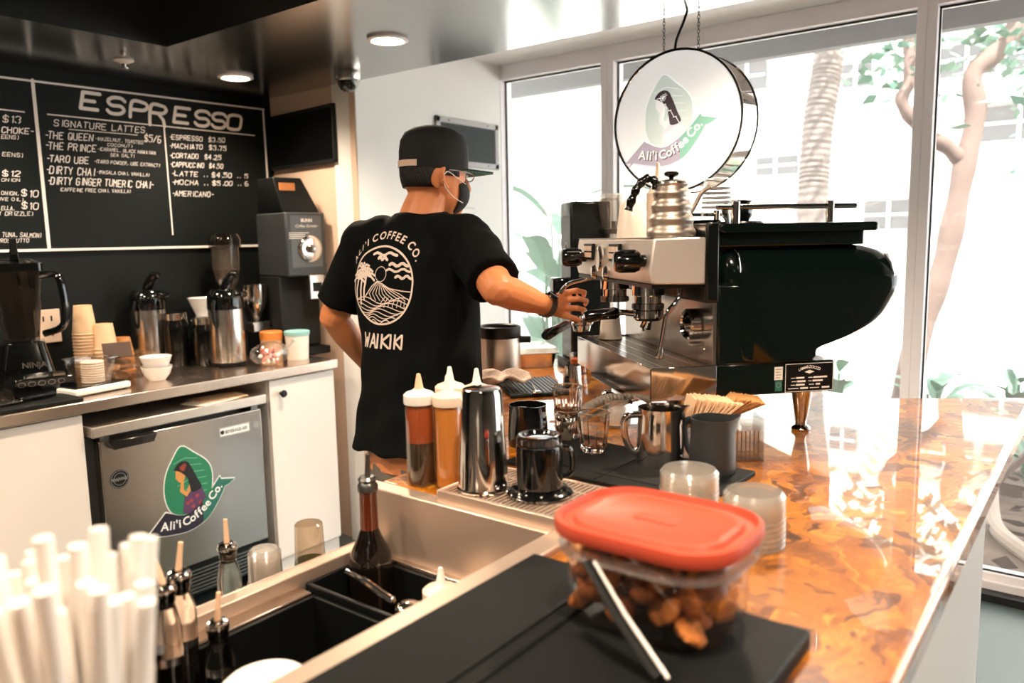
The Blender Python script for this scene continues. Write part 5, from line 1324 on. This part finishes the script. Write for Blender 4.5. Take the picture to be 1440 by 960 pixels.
# printed emblem on the back, laid onto the cloth
bvh = BVHTree.FromPolygons([v.co.copy() for v in ts_me.vertices], [tuple(p.vertices) for p in ts_me.polygons])
def cut(pl, m=.006):
    out = [pl[0]]
    for a, b_ in zip(pl, pl[1:]):
        n = max(1, int(math.hypot(b_[0]-a[0], b_[1]-a[1])/m))
        out += [(a[0]+(b_[0]-a[0])*k/n, a[1]+(b_[1]-a[1])*k/n) for k in range(1, n+1)]
    return out
pr = MB(); I4 = Matrix.Identity(4)
def pk(pl, w): ink(pr, cut(pl), w, I4)
Rr = .104
pk([(Rr*math.cos(a*.1047), Rr*math.sin(a*.1047)) for a in range(61)], .0052)
arc_text(pr, "ALI'I COFFEE CO.", [(.124*math.cos(rad(a)), .124*math.sin(rad(a))) for a in range(153, 29, -3)], I4, .0290, .0007)
for i, ch in enumerate('WAIKIKI'):
    x = [-.072, -.040, -.012, .002, .030, .044, .068][i]
    for st in strokes(ch, .022)[0]: pk([(x+a+.10*b_*.034-(.0 if ch != 'I' else .011), -.168+b_*.036) for a, b_ in st], .0062)
pk([(.0+.020*math.cos(a*.2618), .030+.020*math.sin(a*.2618)) for a in range(25)], .0018)
for y0, x0, x1, w in ((.083, -.030, .050, .007), (.072, -.012, .020, .008), (.055, .030, .084, .008), (.040, .020, .092, .006), (.022, .050, .098, .007)):
    pk([(x0+(x1-x0)*k/8, y0+.004*math.sin(k*1.4)) for k in range(9)], w)
for px, py, hgt in ((-.070, -.052, .095), (-.088, -.040, .060), (-.056, -.040, .068)):
    pk([(px-.006, py), (px-.002, py+hgt*.5), (px+.004, py+hgt)], .0058)
    for a in (-.3, .25, .8, 1.4, 2.0, 2.6, 3.3):
        pk([(px+.004, py+hgt), (px+.004+.018*math.cos(a), py+hgt+.018*math.sin(a)), (px+.004+.031*math.cos(a), py+hgt+.024*math.sin(a)-.008)], .0058)
for k in range(9):
    x = -.040+k*.013; pk([(-.012+k*.004, .008-.0012*k), (x, -.022), (x+.010+k*.003, -.040)], .0022)
pk([(-.055, -.030), (-.030, -.002), (-.012, .010), (.010, .004), (.035, -.008), (.070, -.014), (.098, -.016)], .0028)
for k in range(9):
    y = -.040-.0072*k; h = math.sqrt(max(0, Rr**2-y**2))
    pk([(-h+.004+(2*h-.008)*j/16, y+.0085*math.sin(j*.55+k*.9)*(1-.05*k)) for j in range(17)], .0024)
for k in range(7): pk([(.020+k*.010, -.030-.002*k), (.006+k*.012, -.044-.002*k), (.002+k*.013, -.058)], .0020)
C0 = Vector((1.406, 1.567, 1.292))-PX
vs = []
for v in pr.v:
    o_ = C0+mr*v.x+UPV*v.y-mf*.25
    hit = bvh.ray_cast(o_, mf)
    vs.append((hit[0]+hit[1]*(.0012+v.z) if hit[0] else o_+mf*.25))
pr.v = vs
pr.build('shirt_print', 'print', shirt, sharp=0)
# cap, hair, glasses, mask
def hring(a, b, u, n=32, df=0.0): return [HM4 @ Vector((df+b*math.cos(2*math.pi*k/n), a*math.sin(2*math.pi*k/n), u)) for k in range(n)]
cp = MB().loft([hring(.0805, .1005, .012), hring(.0818, .102, .02), hring(.0818, .1025, .060), hring(.079, .099, .090), hring(.069, .087, .112), hring(.050, .062, .127), hring(.024, .03, .135), hring(.003, .004, .137)]).build('cap', 'cap_black', man, sharp=50)
def brim(z0, z1, name, m):
    b = MB(); top = []; n = 20
    for k in range(n+1):
        a = rad(-62+124*k/n)
        top.append((.098*math.cos(a)+.008, .083*math.sin(a)))
    out = []
    for k in range(n+1):
        a = rad(62-124*k/n); out.append((.10+.082*max(0, math.cos(a*1.42))**.45, .080*math.sin(a)/math.sin(rad(62))))
    P = top+out
    dz = lambda f, r: -.02*max(0, f-.08)-1.2*r*r
    v = [HM4 @ Vector((f, r, z0+dz(f, r))) for f, r in P]+[HM4 @ Vector((f, r, z1+dz(f, r))) for f, r in P]; N = len(P)
    f_ = []
    for k in range(n): f_ += [(k, k+1, 2*n-k, 2*n+1-k), (N+k, N+2*n+1-k, N+2*n-k, N+k+1)]
    f_ += [(k, (k+1) % N, N+(k+1) % N, N+k) for k in range(N)]
    return b.add(v, f_).build(name, m, cp, sharp=40)
brim(.021, .025, 'brim', 'cap_black'); brim(.0185, .0208, 'brim_underside', 'cap_green')
b = MB(); n = 14
b.loft([[HM4 @ Vector((-1*(.1022+e)*math.cos(rad(-62+98*k/n)), (.0816+e)*math.sin(rad(-62+98*k/n)), u)) for u, e in ((.016, .0), (.016, .0025), (.033, .0025), (.033, .0))] for k in range(n+1)]).build('back_strap', 'cap_strap', cp)
MB().ball((0, 0, .137), .008, .008, .004, 10, HM4).build('top_button', 'cap_black', cp)
eye = MB()
for k in range(6): eye.ball((.070*math.cos(k*1.047), .056*math.sin(k*1.047), .112), .0035, .0035, .003, 8, HM4)
eye.build('eyelets', 'cap_strap', cp)
hb = MB().ball((-.003, 0, .012), .0985, .0785, .112, 40, HM4)
inv = HM4.inverted()
def keep(f):
    c = sum((hb.v[i] for i in f), Vector())/len(f); q = inv @ c
    return q.z > -.040+.12*max(0, -q.x-.06)-.25*max(0, q.x+.02) and q.z < .06 and q.x < .035-(.02 if q.z < -.02 else 0) and not (abs(q.y) > .06 and q.x > -.03 and q.z < .0)
hb.f = [f for f in hb.f if keep(f)]
hb.build('hair', 'hair', man, sharp=180, solid=.006)
mk = MB().ball((.036, 0, -.048), .076, .064, .062, 36, HM4)
mk.f = [f for f in mk.f if (lambda q: q.x > .045 and q.z < -.012)(inv @ (sum((mk.v[i] for i in f), Vector())/len(f)))]
mo = mk.build('face_mask', 'mask_black', man, sharp=180, solid=.003)
for s in (1, -1):
    b = MB()
    b.tube(catmull([H(.070, s*.058, -.022), H(.03, s*.076, -.010), H(-.008, s*.086, .004), H(-.024, s*.088, -.012)], 5), .0011, 6)
    b.tube(catmull([H(.060, s*.060, -.075), H(.02, s*.074, -.062), H(-.012, s*.084, -.040), H(-.024, s*.088, -.018)], 5), .0011, 6)
    b.build('ear_loop', 'white_plastic', mo)
b = MB()
for s in (1, -1):
    b.tube([H(.098, s*.012, .006)]+[H(.099-.010*math.sin(a*.5236)*0, s*(.034+.022*math.cos(a*.5236)), .004+.016*math.sin(a*.5236)) for a in range(13)], .0016, 6)
    b.tube([H(.096, s*.056, .008), H(.06, s*.074, .010), H(.0, s*.084, .010), H(-.02, s*.086, -.006)], .0019, 6)
b.tube([H(.102, -.012, .006), H(.106, 0, .008), H(.102, .012, .006)], .0016, 6)
b.build('eyeglasses', 'steel', man)
for s in (1, -1):
    e = MB().ball((.081, s*.032, .004), .011, .012, .011, 12, HM4).build('eye', 'white_gloss', man)
    MB().ball((.0905, s*.033, .004), .003, .005, .005, 10, HM4).build('iris', 'hair', e)
MB().cap_tube([H(.094, -.020, -.060), H(.100, 0, -.058), H(.094, .020, -.060)], .005, 8).build('lips', 'logo_red', man)
wd = (Rw-Re).normalized(); wc = Re.lerp(Rw, .93)
wa = wd.cross(UPV).normalized(); wb = wd.cross(wa)
wm = Matrix(((wa.x, wb.x, wd.x, wc.x), (wa.y, wb.y, wd.y, wc.y), (wa.z, wb.z, wd.z, wc.z), (0, 0, 0, 1)))
w_ = MB().lathe([(.0285, -.009), (.0315, -.009), (.0315, .009), (.0285, .009), (.0285, -.009)], 28, M=wm).build('wristwatch', 'steel_dark', man, sharp=30)
MB().lathe([(.016, 0), (.016, .006), (.013, .008), (0, .008)], 24, M=wm @ rot('Z', rad(-60)) @ T(.030, 0, 0) @ rot('Y', rad(90))).build('watch_dial', 'black_gloss', w_)

# the portafilter in the barista's hand
t = thing('portafilter', 'chrome portafilter with black handle held in the hand', 'portafilter', (0, 0, 0))
a_, b_ = Vector((1.604, 1.128, 1.166)), Vector((1.722, 1.140, 1.182)); c_ = Vector((1.785, 1.146, 1.188))
MB().tube([a_, a_.lerp(b_, .08), a_.lerp(b_, .5), b_], [.010, .0145, .0125, .011], 14).build('handle', 'black_gloss', t)
MB().tube([b_, c_], .007, 10).build('neck', 'chrome', t)
MB().lathe([(0, -.030), (.022, -.028), (.026, -.012), (.031, -.008), (.033, .0), (.033, .010), (.028, .011), (.027, -.006), (0, -.008)], 30, at=(1.808, 1.148, 1.184)).build('basket', 'chrome', t)

# ---------------------------------------------------------------- outdoors
struct(MB().box(WX+0.06, 7.2, -9, 9, -0.25, -0.02).build('ground_bed', 'mulch', sharp=0))
struct(MB().box(7.2, 26, -16, 22, -0.25, -0.03).build('ground_paving', 'concrete', sharp=0))
struct(MB().box(WX+0.06, 4.75, -9, 9, 2.475, 2.62).build('canopy_slab', 'facade', sharp=0))
t = struct(MB().box(4.42, 4.50, -9, 9, 2.375, 2.475).build('canopy_beam', 'beam_grey', sharp=0))
fa = thing('building', 'pale building across the garden with dark windows', 'building', (12.0, 0, 0))
MB().box(0.12, 3, -8, 18, -0.03, 9).build('wall', 'facade', fa, sharp=0)
b = MB()
for z in (1.25, 2.1, 3.15, 4.15): b.box(-.35, .12, -8, 18, z-.12, z+.10)
b.build('balcony_ledges', 'facade', fa, sharp=0)
for y0, y1, z0, z1 in ((1.37,2.01,3.42,3.82),(0.3,1.25,3.42,3.82),(.6,1.53,2.55,2.98),(-.6,.45,2.55,2.98),(2.87,3.24,3.45,3.77),(3.85,4.46,2.30,2.57),(2.22,2.88,1.45,1.85),(4.35,4.9,3.6,3.99),(5.4,6.3,2.4,2.8),(7.84,8.93,4.40,4.85),(6.0,6.8,1.4,1.8)):
    w = MB().box(.02, .13, y0, y1, z0, z1).build('window', 'facade_dark', fa, sharp=0)
    MB().box(-.0, .02, (y0+y1)/2-.02, (y0+y1)/2+.02, z0, z1).box(0, .02, y0, y1, (z0+z1)/2-.015, (z0+z1)/2+.015).build('glazing_bar', 'frame_white', w, sharp=0)
t = thing('palm_tree', 'rough barked palm trunk in the garden behind the espresso machine', 'tree', (8.2, 2.475, -.02))
P = catmull([(0, 0, 0), (.03, 0, .8), (.12, .012, 1.72), (.18, .018, 2.1), (.24, .017, 2.52), (.32, -.005, 2.88), (.40, -.02, 3.25), (.48, -.03, 4.2)], 24)
MB().tube(P, [.155-.010*(i/len(P))*4*.25+.010*math.sin(i*1.7) for i in range(len(P))], 20).build('trunk', 'palm_bark', t, sharp=60)
def frond(b, o, az, el, L, n=11, lw=.30):
    for k in range(n):
        s = (k+1)/n
        c = o+Vector((math.cos(az)*math.cos(el)*L*s, math.sin(az)*math.cos(el)*L*s, math.sin(el)*L*s-.35*L*s*s))
        for sg in (1, -1):
            d = Vector((math.cos(az+sg*1.0), math.sin(az+sg*1.0), -.35)).normalized()
            l = lw*(1-.6*abs(s-.45)); p = Vector((-d.y, d.x, 0)).normalized()*.018
            b.add([c-p, c+p, c+d*l*.6+p*1.3+Vector((0, 0, -.01)), c+d*l, c+d*l*.6-p*1.3], [(0, 1, 2, 3, 4)])
b = MB()
for k in range(16): frond(b, Vector((.48, -.03, 4.2)), k*2.4, .9-.09*k, 1.7, 14, .42)
b.build('fronds', 'leaf_pale', t, sharp=0)
t = thing('branching_tree', 'forked smooth barked tree in the garden beyond the mullion', 'tree', (5.5, 1.06, -.02))
o3 = Vector((5.5, 1.06, -.02))
tp = [Vector(p)-o3 for p in ((5.50, 1.07, -.02), (5.622, 1.054, .312), (5.723, 1.004, .684), (5.821, .941, .987), (5.902, .890, 1.243), (5.983, .855, 1.569), (6.05, .829, 1.849), (6.131, .794, 2.175), (6.149, .825, 2.433), (6.257, .714, 2.571), (6.345, .63, 2.709), (6.6, .45, 3.2))]
tq = catmull(tp, 5); tk = MB().tube(tq, [.085-.03*i/len(tq)+.006*math.sin(i*.9) for i in range(len(tq))], 14).build('trunk', 'tree_bark', t)
bq = catmull([Vector(p)-o3 for p in ((6.038, .849, 1.873), (5.986, .937, 1.968), (5.922, 1.036, 2.041), (5.870, 1.130, 2.160), (5.843, 1.190, 2.278), (5.894, 1.154, 2.417), (5.95, 1.2, 2.8))], 5)
MB().tube(bq, [.055-.018*i/len(bq)+.005*math.sin(i*1.3) for i in range(len(bq))], 12).build('branch', 'tree_bark', t)
def leaves(b, c, n, sx, sz, size):
    for k in range(n):
        p = Vector(c)+Vector((rnd.gauss(0, sx), rnd.gauss(0, sx), rnd.gauss(0, sz)))
        a, e = rnd.uniform(0, 6.28), rnd.uniform(-.8, .8); d = Vector((math.cos(a)*math.cos(e), math.sin(a)*math.cos(e), math.sin(e)))
        q = d.cross(Vector((rnd.uniform(-1, 1), rnd.uniform(-1, 1), 1))).normalized(); l = size*rnd.uniform(.6, 1.3)
        b.add([p, p+d*l*.4+q*l*.28, p+d*l, p+d*l*.4-q*l*.28], [(0, 1, 2, 3)])
b = MB(); leaves(b, Vector((6.0, 1.22, 2.62))-o3, 160, .16, .16, .12); leaves(b, Vector((6.35, .52, 2.55))-o3, 220, .22, .24, .12); leaves(b, Vector((6.6, .45, 3.2))-o3, 300, .5, .3, .14)
b.build('foliage', 'leaf_pale', t, sharp=0)
t = thing('leaning_branch', 'pale bare branch lying across the garden bed at lower right', 'branch', (4.2, .37, -.02))
MB().tube(catmull([(.66, .09, .42), (.45, .07, .20), (.05, .01, .05), (-.22, -.12, .03), (-.5, -.35, .02)], 5), .036, 10).build('limb', mat('pale_bark', (168, 150, 138), 0.9, var=0.2, vscale=14), t)
MB().tube(catmull([(.30, .05, .14), (.36, -.10, .34), (.34, -.22, .55)], 5), .018, 8).build('twig', 'tree_bark', t)
def bigleaf(b, base, az, el, L, w):
    n = 8; L1 = []; L2 = []; C_ = []
    for k in range(n+1):
        s = k/n; c = base+Vector((math.cos(az)*math.cos(el)*L*s, math.sin(az)*math.cos(el)*L*s, math.sin(el)*L*s-.45*L*s*s))
        ww = w*math.sin(math.pi*min(1, s*.9+.08))**.8*(1 if s > .15 else s/.15); p = Vector((-math.sin(az), math.cos(az), .25))
        L1.append(c+p*ww); L2.append(c-p*ww+Vector((0, 0, .5*ww))); C_.append(c)
    for k in range(n):
        b.add([C_[k], C_[k+1], L1[k+1], L1[k]], [(0, 1, 2, 3)]); b.add([C_[k+1], C_[k], L2[k], L2[k+1]], [(0, 1, 2, 3)])
def plant(x, y, h, n, L, w, lab, m='leaf_pale', cat='plant'):
    t = thing('garden_plant', lab, cat, (x, y, -.02), 0, 'garden plants')
    b = MB(); s = MB()
    for k in range(n):
        az = k*2.4+rnd.uniform(-.3, .3); z = h*(.35+.65*k/n)
        s.tube([(0, 0, 0), (math.cos(az)*.05, math.sin(az)*.05, z)], [.02, .009], 6)
        bigleaf(b, Vector((math.cos(az)*.05, math.sin(az)*.05, z)), az, rnd.uniform(.5, 1.1), L*rnd.uniform(.75, 1.15), w)
    b.build('foliage', m, t, sharp=0); s.build('stems', 'leaf_deep', t)
plant(4.25, 2.95, 1.25, 13, .75, .085, 'tall broad leaved plant outside the narrow pane beside the white wall')
plant(4.95, 3.35, 1.75, 11, .85, .10, 'taller broad leaved plant behind the grinder outside')
plant(5.1, .78, .55, 14, .40, .05, 'leafy shrub outside at the foot of the forked tree')
plant(5.9, 1.55, .45, 13, .42, .05, 'low leafy plant outside below the machine boiler')
plant(5.9, .45, .5, 14, .45, .05, 'low leafy plant outside beyond the pale bare branch', 'leaf_deep')
plant(4.6, .72, .25, 12, .30, .035, 'small plant outside close to the glass by the bar end', 'leaf_deep')
plant(5.0, .28, .2, 12, .32, .035, 'small plant outside at the lower right corner', 'leaf_deep')
plant(6.7, 2.2, .8, 14, .5, .06, 'leafy shrub outside in front of the palm trunk')
b = MB(); leaves(b, (0, 0, .02), 900, 1.3, .012, .10)
b.v = [Vector((max(-.95, v.x*.55), max(-3.5, min(1.6, v.y*1.6)), max(.002, v.z))) for v in b.v]
o = b.build('leaf_litter', 'tree_bark', None, sharp=0); o['kind'] = 'stuff'; tag(o, 'dry fallen leaves scattered over the garden bed outside', 'leaves', None, (4.6, .6, -.02))
